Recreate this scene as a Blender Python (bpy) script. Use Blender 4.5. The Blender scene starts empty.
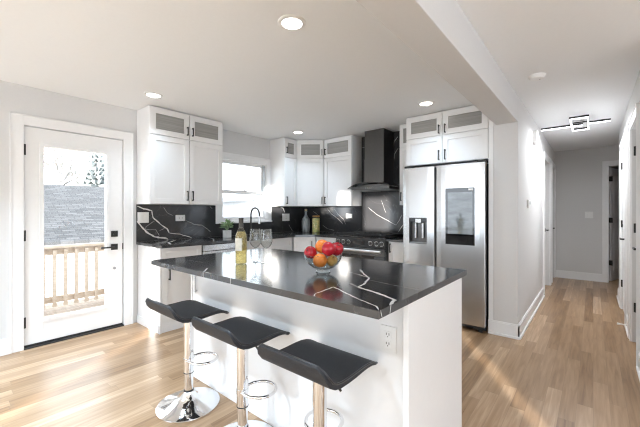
import bpy, bmesh, math, random
from mathutils import Vector, Matrix
random.seed(7)
S = bpy.context.scene
COL = S.collection
PI = math.pi

# ------------------------------------------------------------ camera, sky, sun, exposure
cam = bpy.data.cameras.new('camera')
cam.sensor_width = 36.0
cam.lens = 326.2 / 640 * 36.0
cam.shift_y = -2.34 / 640
cam.clip_start = 0.02
camo = bpy.data.objects.new('camera', cam)
camo.location = (0, 0, 1.263)
camo.rotation_euler = (PI / 2, 0, 0.697)
COL.objects.link(camo)
S.camera = camo

W = bpy.data.worlds.new('sky')
S.world = W
W.use_nodes = True
bg = W.node_tree.nodes['Background']
bg.inputs['Color'].default_value = (0.82, 0.905, 1.0, 1)
bg.inputs['Strength'].default_value = 4.0

SUN_AZ = Vector((-0.55, 0.835, 0)).normalized()
SUN_TAN = 0.082
sd = Vector((SUN_AZ.x, SUN_AZ.y, -SUN_TAN)).normalized()
sl = bpy.data.lights.new('sun', 'SUN')
sl.energy = 19.0
sl.color = (1.0, 0.95, 0.88)
sl.angle = math.radians(0.6)
so = bpy.data.objects.new('sun', sl)
so.rotation_euler = sd.to_track_quat('-Z', 'Y').to_euler()
so.location = (6, -9, 4)
COL.objects.link(so)

S.view_settings.view_transform = 'Standard'
S.view_settings.look = 'None'
S.view_settings.gamma = 1.0
S.view_settings.use_curve_mapping = False
S.view_settings.exposure = 0.55
S.cycles.use_denoising = True
S.cycles.pixel_filter_type = 'BLACKMAN_HARRIS'
S.cycles.filter_width = 1.15
S.cycles.max_bounces = 12
S.cycles.diffuse_bounces = 7
S.cycles.glossy_bounces = 6
S.cycles.transparent_max_bounces = 24
S.cycles.transmission_bounces = 10
S.cycles.sample_clamp_indirect = 8.0
S.cycles.caustics_refractive = False
CAN_W = 3.0            # each recessed kitchen light, watts
FILL_W = 36.0  # each added fill light out of view, watts
HALL_W = 9.5


# ------------------------------------------------------------ materials
def mat(name, color, rough=0.5, metal=0.0, spec=0.5, coat=0.0, emis=None, es=0.0):
    m = bpy.data.materials.new(name)
    m.use_nodes = True
    b = m.node_tree.nodes['Principled BSDF']
    b.inputs['Base Color'].default_value = (*color, 1)
    b.inputs['Roughness'].default_value = rough
    b.inputs['Metallic'].default_value = metal
    b.inputs['Specular IOR Level'].default_value = spec
    b.inputs['Coat Weight'].default_value = coat
    b.inputs['Coat Roughness'].default_value = 0.08
    if emis:
        b.inputs['Emission Color'].default_value = (*emis, 1)
        b.inputs['Emission Strength'].default_value = es
    return m


def N(m, t, **kw):
    n = m.node_tree.nodes.new(t)
    for k, v in kw.items():
        setattr(n, k, v)
    return n


def L(m, a, b):
    m.node_tree.links.new(a, b)


def mth(m, op, a, b=None, c=None):
    n = N(m, 'ShaderNodeMath', operation=op)
    for i, v in enumerate((a, b, c)):
        if v is None:
            continue
        if isinstance(v, (int, float)):
            n.inputs[i].default_value = v
        else:
            L(m, v, n.inputs[i])
    return n.outputs[0]


def bsdf(m):
    return m.node_tree.nodes['Principled BSDF']


def ramp(m, fac, stops):
    r = N(m, 'ShaderNodeValToRGB')
    els = r.color_ramp.elements
    while len(els) < len(stops):
        els.new(0.5)
    for e, (p, c) in zip(els, stops):
        e.position = p
        e.color = (*c, 1)
    L(m, fac, r.inputs['Fac'])
    return r.outputs['Color']


def noisy(name, c1, c2, scale, rough=0.6, bump=0.0, metal=0.0, stretch=(1, 1, 1), detail=4.0, spec=0.5):
    """two close tones mixed by noise, with an optional fine bump"""
    m = mat(name, c1, rough, metal, spec)
    tc = N(m, 'ShaderNodeTexCoord')
    mp = N(m, 'ShaderNodeMapping')
    mp.inputs['Scale'].default_value = stretch
    L(m, tc.outputs['Object'], mp.inputs['Vector'])
    nz = N(m, 'ShaderNodeTexNoise')
    nz.inputs['Scale'].default_value = scale
    nz.inputs['Detail'].default_value = detail
    L(m, mp.outputs['Vector'], nz.inputs['Vector'])
    L(m, ramp(m, nz.outputs['Fac'], [(0.3, c1), (0.7, c2)]), bsdf(m).inputs['Base Color'])
    if bump:
        b = N(m, 'ShaderNodeBump')
        b.inputs['Strength'].default_value = bump
        b.inputs['Distance'].default_value = 0.002
        L(m, nz.outputs['Fac'], b.inputs['Height'])
        L(m, b.outputs['Normal'], bsdf(m).inputs['Normal'])
    return m


def wood_floor():
    m = mat('oak_planks', (0.4, 0.28, 0.18), 0.32)
    tc = N(m, 'ShaderNodeTexCoord')
    sx = N(m, 'ShaderNodeSeparateXYZ')
    L(m, tc.outputs['Object'], sx.inputs[0])
    px = mth(m, 'DIVIDE', sx.outputs['X'], 0.083)
    row = mth(m, 'FLOOR', px)
    w1 = N(m, 'ShaderNodeTexWhiteNoise', noise_dimensions='1D')
    L(m, row, w1.inputs['W'])
    py = mth(m, 'DIVIDE', mth(m, 'ADD', sx.outputs['Y'], mth(m, 'MULTIPLY', w1.outputs['Value'], 9.0)), 1.05)
    col = mth(m, 'FLOOR', py)
    cb = N(m, 'ShaderNodeCombineXYZ')
    L(m, row, cb.inputs[0]); L(m, col, cb.inputs[1])
    w2 = N(m, 'ShaderNodeTexWhiteNoise', noise_dimensions='2D')
    L(m, cb.outputs[0], w2.inputs['Vector'])
    # grain: noise stretched along each board, shifted per board
    gv = N(m, 'ShaderNodeCombineXYZ')
    L(m, mth(m, 'MULTIPLY', sx.outputs['X'], 42.0), gv.inputs[0])
    L(m, mth(m, 'ADD', mth(m, 'MULTIPLY', sx.outputs['Y'], 2.6), mth(m, 'MULTIPLY', w2.outputs['Value'], 50.0)), gv.inputs[1])
    gn = N(m, 'ShaderNodeTexNoise')
    gn.inputs['Scale'].default_value = 1.0
    gn.inputs['Detail'].default_value = 5.0
    gn.inputs['Distortion'].default_value = 0.6
    L(m, gv.outputs[0], gn.inputs['Vector'])
    tone = mth(m, 'ADD', mth(m, 'MULTIPLY', w2.outputs['Value'], 0.58), mth(m, 'SUBTRACT', mth(m, 'MULTIPLY', gn.outputs['Fac'], 0.90), 0.20))
    c = ramp(m, tone, [(0.10, (0.175, 0.092, 0.040)), (0.42, (0.312, 0.194, 0.104)), (0.70, (0.402, 0.266, 0.158)), (0.98, (0.56, 0.400, 0.262))])
    fx = mth(m, 'FRACT', px)
    fy = mth(m, 'FRACT', py)
    seam = mth(m, 'MAXIMUM', mth(m, 'LESS_THAN', fx, 0.022), mth(m, 'LESS_THAN', fy, 0.0022))
    mx = N(m, 'ShaderNodeMix', data_type='RGBA')
    L(m, mth(m, 'MULTIPLY', seam, 0.45), mx.inputs['Factor'])
    L(m, c, mx.inputs['A'])
    mx.inputs['B'].default_value = (0.14, 0.085, 0.05, 1)
    L(m, mx.outputs['Result'], bsdf(m).inputs['Base Color'])
    L(m, mth(m, 'ADD', 0.24, mth(m, 'MULTIPLY', gn.outputs['Fac'], 0.14)), bsdf(m).inputs['Roughness'])
    b = N(m, 'ShaderNodeBump')
    b.inputs['Strength'].default_value = 0.12
    b.inputs['Distance'].default_value = 0.001
    L(m, mth(m, 'SUBTRACT', gn.outputs['Fac'], seam), b.inputs['Height'])
    L(m, b.outputs['Normal'], bsdf(m).inputs['Normal'])
    return m


def marble():
    m = mat('black_marble', (0.02, 0.02, 0.022), 0.13, 0, 0.5)
    bsdf(m).inputs['IOR'].default_value = 1.6
    tc = N(m, 'ShaderNodeTexCoord')
    nz = N(m, 'ShaderNodeTexNoise')
    nz.inputs['Scale'].default_value = 1.7
    nz.inputs['Detail'].default_value = 6
    nz.inputs['Distortion'].default_value = 1.2
    L(m, tc.outputs['Object'], nz.inputs['Vector'])
    d = mth(m, 'ABSOLUTE', mth(m, 'SUBTRACT', nz.outputs['Fac'], 0.5))
    c = ramp(m, d, [(0.0, (0.085, 0.085, 0.088)), (0.004, (0.036, 0.036, 0.038)), (0.3, (0.026, 0.026, 0.028))])
    L(m, c, bsdf(m).inputs['Base Color'])
    return m


def thin_glass(name, tint=(1, 1, 1), refl=1.0, rough=0.02):
    m = bpy.data.materials.new(name)
    m.use_nodes = True
    nt = m.node_tree
    nt.nodes.remove(nt.nodes['Principled BSDF'])
    out = nt.nodes['Material Output']
    tr = N(m, 'ShaderNodeBsdfTransparent'); tr.inputs['Color'].default_value = (*tint, 1)
    gl = N(m, 'ShaderNodeBsdfGlossy'); gl.inputs['Roughness'].default_value = rough
    lw = N(m, 'ShaderNodeLayerWeight'); lw.inputs['Blend'].default_value = 0.5
    sch = mth(m, 'ADD', 0.04, mth(m, 'MULTIPLY', 0.90, mth(m, 'POWER', lw.outputs['Facing'], 4.0)))
    mx = N(m, 'ShaderNodeMixShader')
    L(m, mth(m, 'MINIMUM', mth(m, 'MULTIPLY', sch, refl), 0.95), mx.inputs[0])
    L(m, tr.outputs[0], mx.inputs[1]); L(m, gl.outputs[0], mx.inputs[2])
    L(m, mx.outputs[0], out.inputs['Surface'])
    return m


def shingles():
    m = mat('grey_shingles', (0.25, 0.26, 0.28), 0.9, 0, 0.2)
    tc = N(m, 'ShaderNodeTexCoord')
    mp = N(m, 'ShaderNodeMapping')
    L(m, tc.outputs['UV'], mp.inputs['Vector'])
    br = N(m, 'ShaderNodeTexBrick')
    br.inputs['Color1'].default_value = (0.058, 0.059, 0.061, 1)
    br.inputs['Color2'].default_value = (0.105, 0.105, 0.108, 1)
    br.inputs['Mortar'].default_value = (0.045, 0.046, 0.05, 1)
    br.inputs['Scale'].default_value = 1.0
    br.inputs['Brick Width'].default_value = 0.26
    br.inputs['Row Height'].default_value = 0.10
    br.inputs['Mortar Size'].default_value = 0.012
    L(m, mp.outputs[0], br.inputs['Vector'])
    L(m, br.outputs['Color'], bsdf(m).inputs['Base Color'])
    return m


M = {}
M['wall'] = noisy('greige_wall_paint', (0.655, 0.650, 0.645), (0.667, 0.662, 0.657), 60, 0.75, 0.03)
M['ceil'] = noisy('white_ceiling_paint', (0.850, 0.862, 0.872), (0.863, 0.875, 0.885), 60, 0.85, 0.03)
M['trim'] = noisy('white_trim_paint', (0.81, 0.81, 0.81), (0.825, 0.825, 0.825), 30, 0.38)
M['cab'] = noisy('white_cabinet_lacquer', (0.79, 0.785, 0.78), (0.80, 0.795, 0.79), 30, 0.32)
M['floor'] = wood_floor()
M['marble'] = marble()
M['vein'] = noisy('white_marble_vein', (0.62, 0.61, 0.59), (0.80, 0.79, 0.77), 40, 0.12)
M['veinthin'] = noisy('faint_marble_vein', (0.20, 0.20, 0.20), (0.42, 0.41, 0.40), 40, 0.12)
M['black'] = noisy('matte_black_metal', (0.020, 0.019, 0.018), (0.03, 0.028, 0.027), 80, 0.42, metal=0.2)
M['rubber'] = noisy('black_rubber', (0.012, 0.012, 0.012), (0.022, 0.022, 0.022), 80, 0.7)
M['steel'] = noisy('brushed_stainless', (0.54, 0.545, 0.55), (0.60, 0.605, 0.61), 30, 0.24, 0.0, 1.0, (30, 30, 0.6))
M['satin'] = noisy('satin_stainless', (0.78, 0.78, 0.79), (0.82, 0.82, 0.83), 30, 0.38, 0.0, 1.0)
M['steeldark'] = noisy('dark_stainless', (0.12, 0.118, 0.116), (0.16, 0.158, 0.155), 30, 0.30, 0.0, 1.0, (30, 30, 0.6))
M['chrome'] = noisy('polished_chrome', (0.80, 0.80, 0.81), (0.83, 0.83, 0.84), 10, 0.05, 0.0, 1.0)
M['blackglass'] = noisy('black_glass', (0.008, 0.008, 0.009), (0.012, 0.012, 0.013), 10, 0.04, spec=0.7)
M['darkgap'] = noisy('dark_plastic', (0.025, 0.024, 0.024), (0.04, 0.038, 0.037), 50, 0.5)
M['greyplastic'] = noisy('grey_plastic', (0.30, 0.31, 0.32), (0.34, 0.35, 0.36), 50, 0.4)
M['plate'] = noisy('white_plastic', (0.80, 0.80, 0.79), (0.82, 0.82, 0.81), 50, 0.35)
M['frost'] = noisy('reeded_cabinet_glass', (0.27, 0.266, 0.255), (0.36, 0.355, 0.34), 1.0, 0.22, 0.0, 0, (2, 2, 160))
M['pane'] = thin_glass('window_glass', (0.98, 0.99, 0.99))
M['glass'] = thin_glass('drinking_glass', (0.955, 0.965, 0.965), 1.6)
M['bowl'] = thin_glass('bowl_glass', (0.93, 0.955, 0.955), 1.8)
M['bottle'] = thin_glass('bottle_glass', (0.975, 0.98, 0.94), 1.5)
M['hoodglass'] = thin_glass('hood_glass', (0.32, 0.35, 0.35), 1.5)
M['seat'] = noisy('black_vinyl', (0.018, 0.019, 0.022), (0.030, 0.031, 0.036), 150, 0.55, 0.10, spec=0.3)
M['piping'] = noisy('black_piping', (0.015, 0.015, 0.016), (0.022, 0.022, 0.024), 80, 0.35)
M['wine'] = thin_glass('white_wine_painted_glow', (0.87, 0.775, 0.50), 0.4)
_w = M['wine']
_o = _w.node_tree.nodes['Material Output']
_d = N(_w, 'ShaderNodeBsdfDiffuse'); _d.inputs['Color'].default_value = (0.62, 0.50, 0.20, 1)  # diffuse share paints in the brightness refracted through the wine
_m = N(_w, 'ShaderNodeMixShader'); _m.inputs[0].default_value = 0.35
L(_w, _o.inputs['Surface'].links[0].from_socket, _m.inputs[1]); L(_w, _d.outputs[0], _m.inputs[2]); L(_w, _m.outputs[0], _o.inputs['Surface'])
M['paperlabel'] = noisy('cream_label', (0.62, 0.60, 0.52), (0.72, 0.70, 0.62), 40, 0.6)
M['foil'] = noisy('dark_foil', (0.06, 0.055, 0.05), (0.09, 0.085, 0.08), 40, 0.35, metal=0.3)
M['apple'] = noisy('red_apple_skin', (0.30, 0.004, 0.012), (0.52, 0.020, 0.035), 14, 0.22, stretch=(1, 1, 0.3))
M['orange'] = noisy('orange_peel', (0.78, 0.20, 0.02), (0.86, 0.27, 0.04), 90, 0.42, 0.25)
M['pear'] = noisy('russet_skin', (0.50, 0.25, 0.05), (0.62, 0.36, 0.09), 30, 0.45)
M['stem'] = noisy('brown_stem', (0.09, 0.05, 0.02), (0.14, 0.08, 0.04), 60, 0.7)
M['leaf'] = noisy('green_leaf', (0.14, 0.27, 0.09), (0.32, 0.46, 0.22), 18, 0.5)
M['ceramic'] = noisy('white_ceramic', (0.74, 0.74, 0.74), (0.80, 0.80, 0.80), 20, 0.3)
M['soil'] = noisy('soil', (0.04, 0.028, 0.018), (0.08, 0.06, 0.04), 90, 0.95, 0.5)
M['decanter'] = noisy('smoky_glass_painted_sheen', (0.07, 0.08, 0.085), (0.40, 0.44, 0.46), 9, 0.08, stretch=(3, 3, 0.6))  # dark glass with its pale sheen painted in as streaks
M['cork'] = noisy('cork', (0.48, 0.36, 0.20), (0.58, 0.46, 0.28), 90, 0.8)
M['pasta'] = noisy('mixed_pasta', (0.80, 0.62, 0.22), (0.34, 0.40, 0.12), 26, 0.35, detail=1.0)
M['cedar'] = noisy('pale_deck_lumber', (0.46, 0.36, 0.27), (0.57, 0.46, 0.36), 6, 0.8, stretch=(1, 1, 6))
M['deck'] = noisy('deck_boards', (0.26, 0.20, 0.15), (0.36, 0.29, 0.23), 6, 0.8, stretch=(1, 6, 1))
M['shingle'] = shingles()
M['siding'] = noisy('white_siding', (0.80, 0.81, 0.83), (0.86, 0.87, 0.88), 1.0, 0.7, 0, 0, (0.2, 0.2, 40))
M['palroof'] = noisy('pale_roofing', (0.46, 0.47, 0.48), (0.52, 0.53, 0.54), 20, 0.9)
M['grass'] = noisy('winter_lawn', (0.16, 0.15, 0.12), (0.25, 0.23, 0.19), 5, 0.95)
M['bark'] = noisy('grey_bark', (0.24, 0.225, 0.21), (0.36, 0.34, 0.32), 20, 0.9)
M['needle'] = noisy('spruce_needles', (0.16, 0.18, 0.18), (0.27, 0.29, 0.29), 12, 0.9)
M['led'] = mat('led_strip', (1, 1, 1), 0.5, emis=(0.88, 0.93, 1.0), es=2.2)
M['canlens'] = mat('downlight_lens', (1, 1, 1), 0.5, emis=(1.0, 0.96, 0.90), es=6.0)
M['frosty'] = noisy('fridge_lit_glass', (0.10, 0.115, 0.12), (0.22, 0.245, 0.255), 5, 0.05, stretch=(1, 1, 3), spec=0.7)


# ------------------------------------------------------------ mesh helpers
class MB:
    """collects shapes and links them as one mesh object"""
    def __init__(s):
        s.v, s.f, s.mi, s.sm = [], [], [], []

    def add(s, vs, fs, mi=0, smooth=False, mx=None):
        o = len(s.v)
        s.v += [tuple(mx @ Vector(p)) if mx else tuple(p) for p in vs]
        s.f += [tuple(i + o for i in f) for f in fs]
        s.mi += [mi] * len(fs)
        s.sm += [smooth] * len(fs)
        return s

    def box(s, x0, x1, y0, y1, z0, z1, mi=0, mx=None):
        vs = [(x, y, z) for z in (z0, z1) for y in (y0, y1) for x in (x0, x1)]
        return s.add(vs, [(0, 2, 3, 1), (4, 5, 7, 6), (0, 1, 5, 4), (2, 6, 7, 3), (0, 4, 6, 2), (1, 3, 7, 5)], mi, False, mx)

    def tube(s, pts, r, n=10, mi=0, closed=False, cap=True, mx=None):
        pts = [Vector(p) for p in pts]
        k = len(pts)
        rs = r if isinstance(r, (list, tuple)) else [r] * k
        vs, fs = [], []
        up = None
        for i, p in enumerate(pts):
            if closed:
                t = pts[(i + 1) % k] - pts[i - 1]
            else:
                t = pts[min(i + 1, k - 1)] - pts[max(i - 1, 0)]
            t.normalize()
            if up is None:
                up = Vector((0, 0, 1)) if abs(t.z) < 0.9 else Vector((1, 0, 0))
            a = t.cross(up)
            if a.length < 1e-5:
                a = t.cross(Vector((0.3, 1, 0.2)))
            a.normalize()
            up = a.cross(t).normalized()
            for j in range(n):
                q = 2 * PI * j / n
                vs.append(p + (a * math.cos(q) + up * math.sin(q)) * rs[i])
        for i in range(k if closed else k - 1):
            i2 = (i + 1) % k
            for j in range(n):
                j2 = (j + 1) % n
                fs.append((i * n + j, i2 * n + j, i2 * n + j2, i * n + j2))
        s.add(vs, fs, mi, True, mx)
        if cap and not closed:
            s.add(vs[:n], [tuple(range(n))], mi, False, mx)
            s.add(vs[-n:], [tuple(reversed(range(n)))], mi, False, mx)
        return s

    def lathe(s, prof, c=(0, 0, 0), n=32, mi=0, smooth=True, mx=None):
        """prof: list of (r, z) from bottom to top"""
        vs, fs = [], []
        for r, z in prof:
            r = max(r, 1e-4)
            for j in range(n):
                q = 2 * PI * j / n
                vs.append((c[0] + r * math.cos(q), c[1] + r * math.sin(q), c[2] + z))
        for i in range(len(prof) - 1):
            for j in range(n):
                j2 = (j + 1) % n
                fs.append((i * n + j, i * n + j2, (i + 1) * n + j2, (i + 1) * n + j))
        return s.add(vs, fs, mi, smooth, mx)

    def cyl(s, c, r, h, n=24, mi=0, axis='z', mx=None):
        prof = [(0, 0), (r, 0), (r, h), (0, h)]
        rot = {'z': Matrix(), 'y': Matrix.Rotation(-PI / 2, 4, 'X'), 'x': Matrix.Rotation(PI / 2, 4, 'Y')}[axis]
        m2 = Matrix.Translation(Vector(c)) @ rot
        if mx:
            m2 = mx @ m2
        return s.lathe(prof, (0, 0, 0), n, mi, False, m2)

    def prism(s, poly, z0, z1, mi=0, mx=None):
        """counter-clockwise polygon in xy, extruded in z"""
        n = len(poly)
        vs = [(x, y, z0) for x, y in poly] + [(x, y, z1) for x, y in poly]
        fs = [tuple(reversed(range(n))), tuple(range(n, 2 * n))]
        fs += [(i, (i + 1) % n, n + (i + 1) % n, n + i) for i in range(n)]
        return s.add(vs, fs, mi, False, mx)

    def build(s, name, ms, parent=None, bevel=0.0, seg=2, loc=None, rot=None):
        me = bpy.data.meshes.new(name)
        me.from_pydata(s.v, [], s.f)
        if not isinstance(ms, (list, tuple)):
            ms = [ms]
        for q in ms:
            me.materials.append(q)
        for p, i, sm in zip(me.polygons, s.mi, s.sm):
            p.material_index = i
            p.use_smooth = sm
        bm = bmesh.new()
        bm.from_mesh(me)
        bmesh.ops.remove_doubles(bm, verts=bm.verts, dist=1e-5)
        bmesh.ops.recalc_face_normals(bm, faces=bm.faces)
        bm.to_mesh(me)
        bm.free()
        if any(s.sm):
            me.set_sharp_from_angle(angle=math.radians(42))
        o = bpy.data.objects.new(name, me)
        COL.objects.link(o)
        if parent:
            o.parent = parent
        if loc:
            o.location = loc
        if rot:
            o.rotation_euler = rot
        if bevel:
            b = o.modifiers.new('bevel', 'BEVEL')
            b.width = bevel
            b.segments = seg
            b.limit_method = 'ANGLE'
            b.angle_limit = math.radians(40)
        return o


def tag(o, label=None, cat=None, group=None, kind=None):
    if label:
        o['label'] = label
    if cat:
        o['category'] = cat
    if group:
        o['group'] = group
    if kind:
        o['kind'] = kind
    return o


def thing(name, label, cat, loc=(0, 0, 0), rz=0.0, group=None):
    o = bpy.data.objects.new(name, None)
    o.empty_display_size = 0.1
    COL.objects.link(o)
    o.location = loc
    o.rotation_euler = (0, 0, rz)
    return tag(o, label, cat, group)


def struct(name, mb, m, bevel=0.0, label=None, parent=None):
    o = mb.build(name, m, parent, bevel)
    o['kind'] = 'structure'
    if label:
        o['label'] = label
    return o


def copy_tree(o, parent=None):
    c = o.copy()
    COL.objects.link(c)
    if parent:
        c.parent = parent
    for ch in list(o.children):
        copy_tree(ch, c)
    return c


# ------------------------------------------------------------ the room
XL, YB, ZC = -3.98, 4.30, 2.41
YR = -3.6                       # rear wall of the living room, behind the camera
XH0, XH1, YE = -0.57, 0.29, 7.70

struct('floor', MB().box(-4.12, 4.2, YR - 0.14, 9.6, -0.10, 0.0), M['floor'])
struct('ceiling', MB().box(-4.12, 4.2, YR - 0.14, 9.6, ZC, ZC + 0.12), M['ceil'])

DY0, DY1, DZ = 0.545, 1.372, 2.05          # door opening in the left wall
WY0, WY1, WZ0, WZ1 = 2.60, 3.43, 1.14, 2.005
w = MB()
w.box(-4.12, XL, YR, DY0, 0, ZC).box(-4.12, XL, DY0, DY1, DZ, ZC).box(-4.12, XL, DY1, WY0, 0, ZC)
w.box(-4.12, XL, WY0, WY1, 0, WZ0).box(-4.12, XL, WY0, WY1, WZ1, ZC).box(-4.12, XL, WY1, YB + 0.14, 0, ZC)
struct('wall_left', w, M['wall'])
struct('wall_back', MB().box(XL, -0.66, YB, YB + 0.14, 0, ZC), M['wall'])
# wall between kitchen and hall, its end facing the living room
struct('wall_hall_left', MB().box(-0.79, XH0, 3.73, 5.90, 0, ZC).box(-0.69, XH0, 5.90, 6.75, 2.06, ZC)
       .box(-0.69, XH0, 6.75, 7.12, 0, ZC).box(-0.69, XH0, 7.12, 7.62, 2.06, ZC).box(-0.69, XH0, 7.62, YE, 0, ZC), M['wall'])
struct('wall_hall_end', MB().box(-0.69, 0.215, YE, YE + 0.12, 0, ZC).box(0.215, 0.98, YE, YE + 0.12, 2.06, ZC)
       .box(0.98, 1.40, YE, YE + 0.12, 0, ZC), M['wall'])
RW = MB()
RW.box(XH1, 0.42, 3.05, 3.74, 0, ZC).box(XH1, 0.42, 3.74, 4.36, 2.05, ZC).box(XH1, 0.42, 4.36, 5.0, 0, ZC)
RW.box(XH1, 0.42, 5.0, 5.72, 2.05, ZC).box(XH1, 0.42, 5.72, 6.5, 0, ZC)
struct('wall_hall_right', RW, M['wall'])
struct('wall_living_right', MB().box(0.42, 4.0, 3.05, 3.19, 0, ZC), M['wall'])
struct('wall_hall_return', MB().box(1.28, 1.40, 6.38, YE, 0, ZC).box(0.42, 1.28, 6.38, 6.5, 0, ZC), M['wall'])
struct('wall_bedroom', MB().box(-2.2, 1.4, 9.4, 9.5, 0, ZC).box(1.30, 1.40, YE + .12, 9.4, 0, ZC).box(-2.2, -2.1, YB + 0.14, 9.4, 0, ZC), M['wall'])
# dropped beam that runs from the wall end back over the living room
struct('trim_beam', MB().box(-0.765, XH0, YR, 3.73, 2.147, ZC), M['wall'], 0.004, 'painted ceiling beam between kitchen and hall')
# unseen rear wall; openings shaped to throw sun patches and admit sky
rw = MB()
ops = [(-3.9, -1.35, 0.05, 2.36), (-0.38, -0.28, 1.84, 2.38), (-0.28, -0.05, 0.02, 1.38), (0.62, 0.98, 1.96, 2.38), (2.03, 2.30, 1.90, 2.30), (2.50, 3.02, 1.75, 2.24), (3.59, 3.80, 0.35, 0.92)]
x = -4.12
for a, b, z0, z1 in ops:
    rw.box(x, a, YR - 0.14, YR, 0, ZC).box(a, b, YR - 0.14, YR, 0, z0).box(a, b, YR - 0.14, YR, z1, ZC)
    x = b
rw.box(x, 4.2, YR - 0.14, YR, 0, ZC)
struct('wall_rear', rw, M['wall'])
struct('sun_blocker_right', MB().box(9.0, 9.3, -11.2, 2.0, -0.1, 3.3), M['siding'])  # added unseen block that keeps sun out of the side opening
struct('sun_blocker_rear', MB().box(-1.30, -1.16, -8.2, YR - 0.15, -0.1, 2.7), M['siding'])  # added unseen screen that shades the wide rear opening from sun
# living room side wall: unseen, with a wide opening added for sky light
struct('wall_right', MB().box(4.0, 4.14, YR, -2.7, 0, ZC).box(4.0, 4.14, -2.7, 1.3, 2.36, ZC).box(4.0, 4.14, 1.3, 3.19, 0, ZC), M['wall'])

# baseboards: tall board with a thin shoe
def base_run(name, p0, p1, n, h=0.14, label=None):
    """board on the floor from p0 to p1, n = unit normal out of the wall"""
    a, b, nn = Vector((*p0, 0)), Vector((*p1, 0)), Vector((*n, 0))
    mb = MB()
    for t, z0, z1 in ((0.014, 0.0, h - 0.012), (0.009, h - 0.012, h), (0.026, 0.0, 0.022)):
        vs = [a, b, b + nn * t, a + nn * t]
        q = [(v.x, v.y, z0) for v in vs] + [(v.x, v.y, z1) for v in vs]
        mb.add(q, [(0, 3, 2, 1), (4, 5, 6, 7), (0, 1, 5, 4), (1, 2, 6, 5), (2, 3, 7, 6), (3, 0, 4, 7)])
    return mb
struct('baseboard_left', base_run('', (XL, -3.6), (XL, 0.455), (1, 0)), M['trim'])
be = base_run('', (-0.835, 3.73), (XH0 + 0.014, 3.73), (0, -1))
be2 = base_run('', (XH0, 3.716), (XH0, 5.81), (1, 0))
be.v, be.f, be.mi, be.sm = be.v + be2.v, be.f + [tuple(i + len(be.v) for i in f) for f in be2.f], be.mi + be2.mi, be.sm + be2.sm
struct('baseboard_hall_left', be, M['trim'])
struct('baseboard_hall_end', base_run('', (XH0, YE), (0.13, YE), (0, -1)), M['trim'])
br = base_run('', (XH1, 3.05), (XH1, 3.64), (-1, 0))
for a, b in ((4.46, 4.90), (5.82, 6.5)):
    b2 = base_run('', (XH1, a), (XH1, b), (-1, 0))
    br.f += [tuple(i + len(br.v) for i in f) for f in b2.f]
    br.v += b2.v; br.mi += b2.mi; br.sm += b2.sm
struct('baseboard_hall_right', br, M['trim'])
# filler panel between refrigerator and wall end
struct('trim_filler', MB().box(-0.835, -0.791, 3.73, YB, 0, ZC), M['trim'], 0.002, 'white filler strip beside the refrigerator')


# ------------------------------------------------------------ casings and doors
def casing_x(mb, X, sx, y0, y1, z1, wd=0.088, t=0.018, z0=0.0):
    """flat casing on a wall with plane x = X, standing out sx * t, around the opening y0..y1"""
    xa, xb = sorted((X, X + sx * t))
    mb.box(xa, xb, y0 - wd, y0, z0, z1 + wd).box(xa, xb, y1, y1 + wd, z0, z1 + wd).box(xa, xb, y0, y1, z1, z1 + wd)
    xc, xd = sorted((X, X + sx * (t + 0.006)))
    mb.box(xc, xd, y0 - wd, y0 - wd + 0.012, z0, z1 + wd).box(xc, xd, y1 + wd - 0.012, y1 + wd, z0, z1 + wd)
    mb.box(xc, xd, y0 - wd, y1 + wd, z1 + wd - 0.012, z1 + wd)
    return mb

struct('trim_1', casing_x(MB(), XL, 1, DY0, DY1, DZ, 0.092), M['trim'], 0.002, 'white casing around the glazed back door')
struct('trim_2', casing_x(MB(), XH0, 1, 5.90, 6.75, 2.06), M['trim'], 0.002, 'white casing of the nearer doorway on the hall left')
struct('trim_3', casing_x(MB(), XH0, 1, 7.12, 7.60, 2.06, 0.08), M['trim'], 0.002, 'white casing of the farther doorway on the hall left')
struct('trim_4', casing_x(MB(), XH1, -1, 3.74, 4.36, 2.05), M['trim'], 0.002, 'white casing of the nearest door on the hall right')
struct('trim_5', casing_x(MB(), XH1, -1, 5.0, 5.72, 2.05), M['trim'], 0.002, 'white casing of the second door on the hall right')
ce = MB()
ce.box(0.125, 0.213, YE - 0.018, YE, 0, 2.15).box(0.213, 0.98, YE - 0.018, YE, 2.06, 2.15).box(0.98, 1.07, YE - 0.018, YE, 0, 2.15)
struct('trim_6', ce, M['trim'], 0.002, 'white casing of the doorway in the hall end wall')

# the glazed back door
d1 = thing('door_1', 'white back door with one tall glass lite and black hardware', 'door', (XL - 0.035, DY0 + 0.006, 0))
d1['kind'] = 'structure'
DW = DY1 - DY0 - 0.012
gy0, gy1, gz0, gz1 = 0.136, 0.660, 0.243, 1.878
sb = MB()
sb.box(-0.022, 0.022, 0, gy0, 0.03, 2.04).box(-0.022, 0.022, gy1, DW, 0.03, 2.04)
sb.box(-0.022, 0.022, gy0, gy1, 0.03, gz0).box(-0.022, 0.022, gy0, gy1, gz1, 2.04)
sb.build('door_slab', M['trim'], d1, 0.002)
fm = MB()
for a, b, c, d in ((gy0 - 0.03, gy0 + 0.004, gz0 - 0.03, gz1 + 0.03), (gy1 - 0.004, gy1 + 0.03, gz0 - 0.03, gz1 + 0.03)):
    fm.box(-0.03, 0.032, a, b, c, d)
fm.box(-0.03, 0.032, gy0, gy1, gz0 - 0.03, gz0 + 0.004).box(-0.03, 0.032, gy0, gy1, gz1 - 0.004, gz1 + 0.03)
fm.build('glazing_frame', M['trim'], d1, 0.004)
MB().box(-0.004, 0.004, gy0, gy1, gz0, gz1).build('pane', M['pane'], d1)
for z in (0.238, 1.037, 1.828):
    h = MB().cyl((0.026, -0.004, z - 0.05), 0.008, 0.10, 10).box(0.0, 0.024, -0.005, 0.012, z - 0.05, z + 0.05)
    h.build('hinge', M['black'], d1)
ly = 0.733
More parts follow.
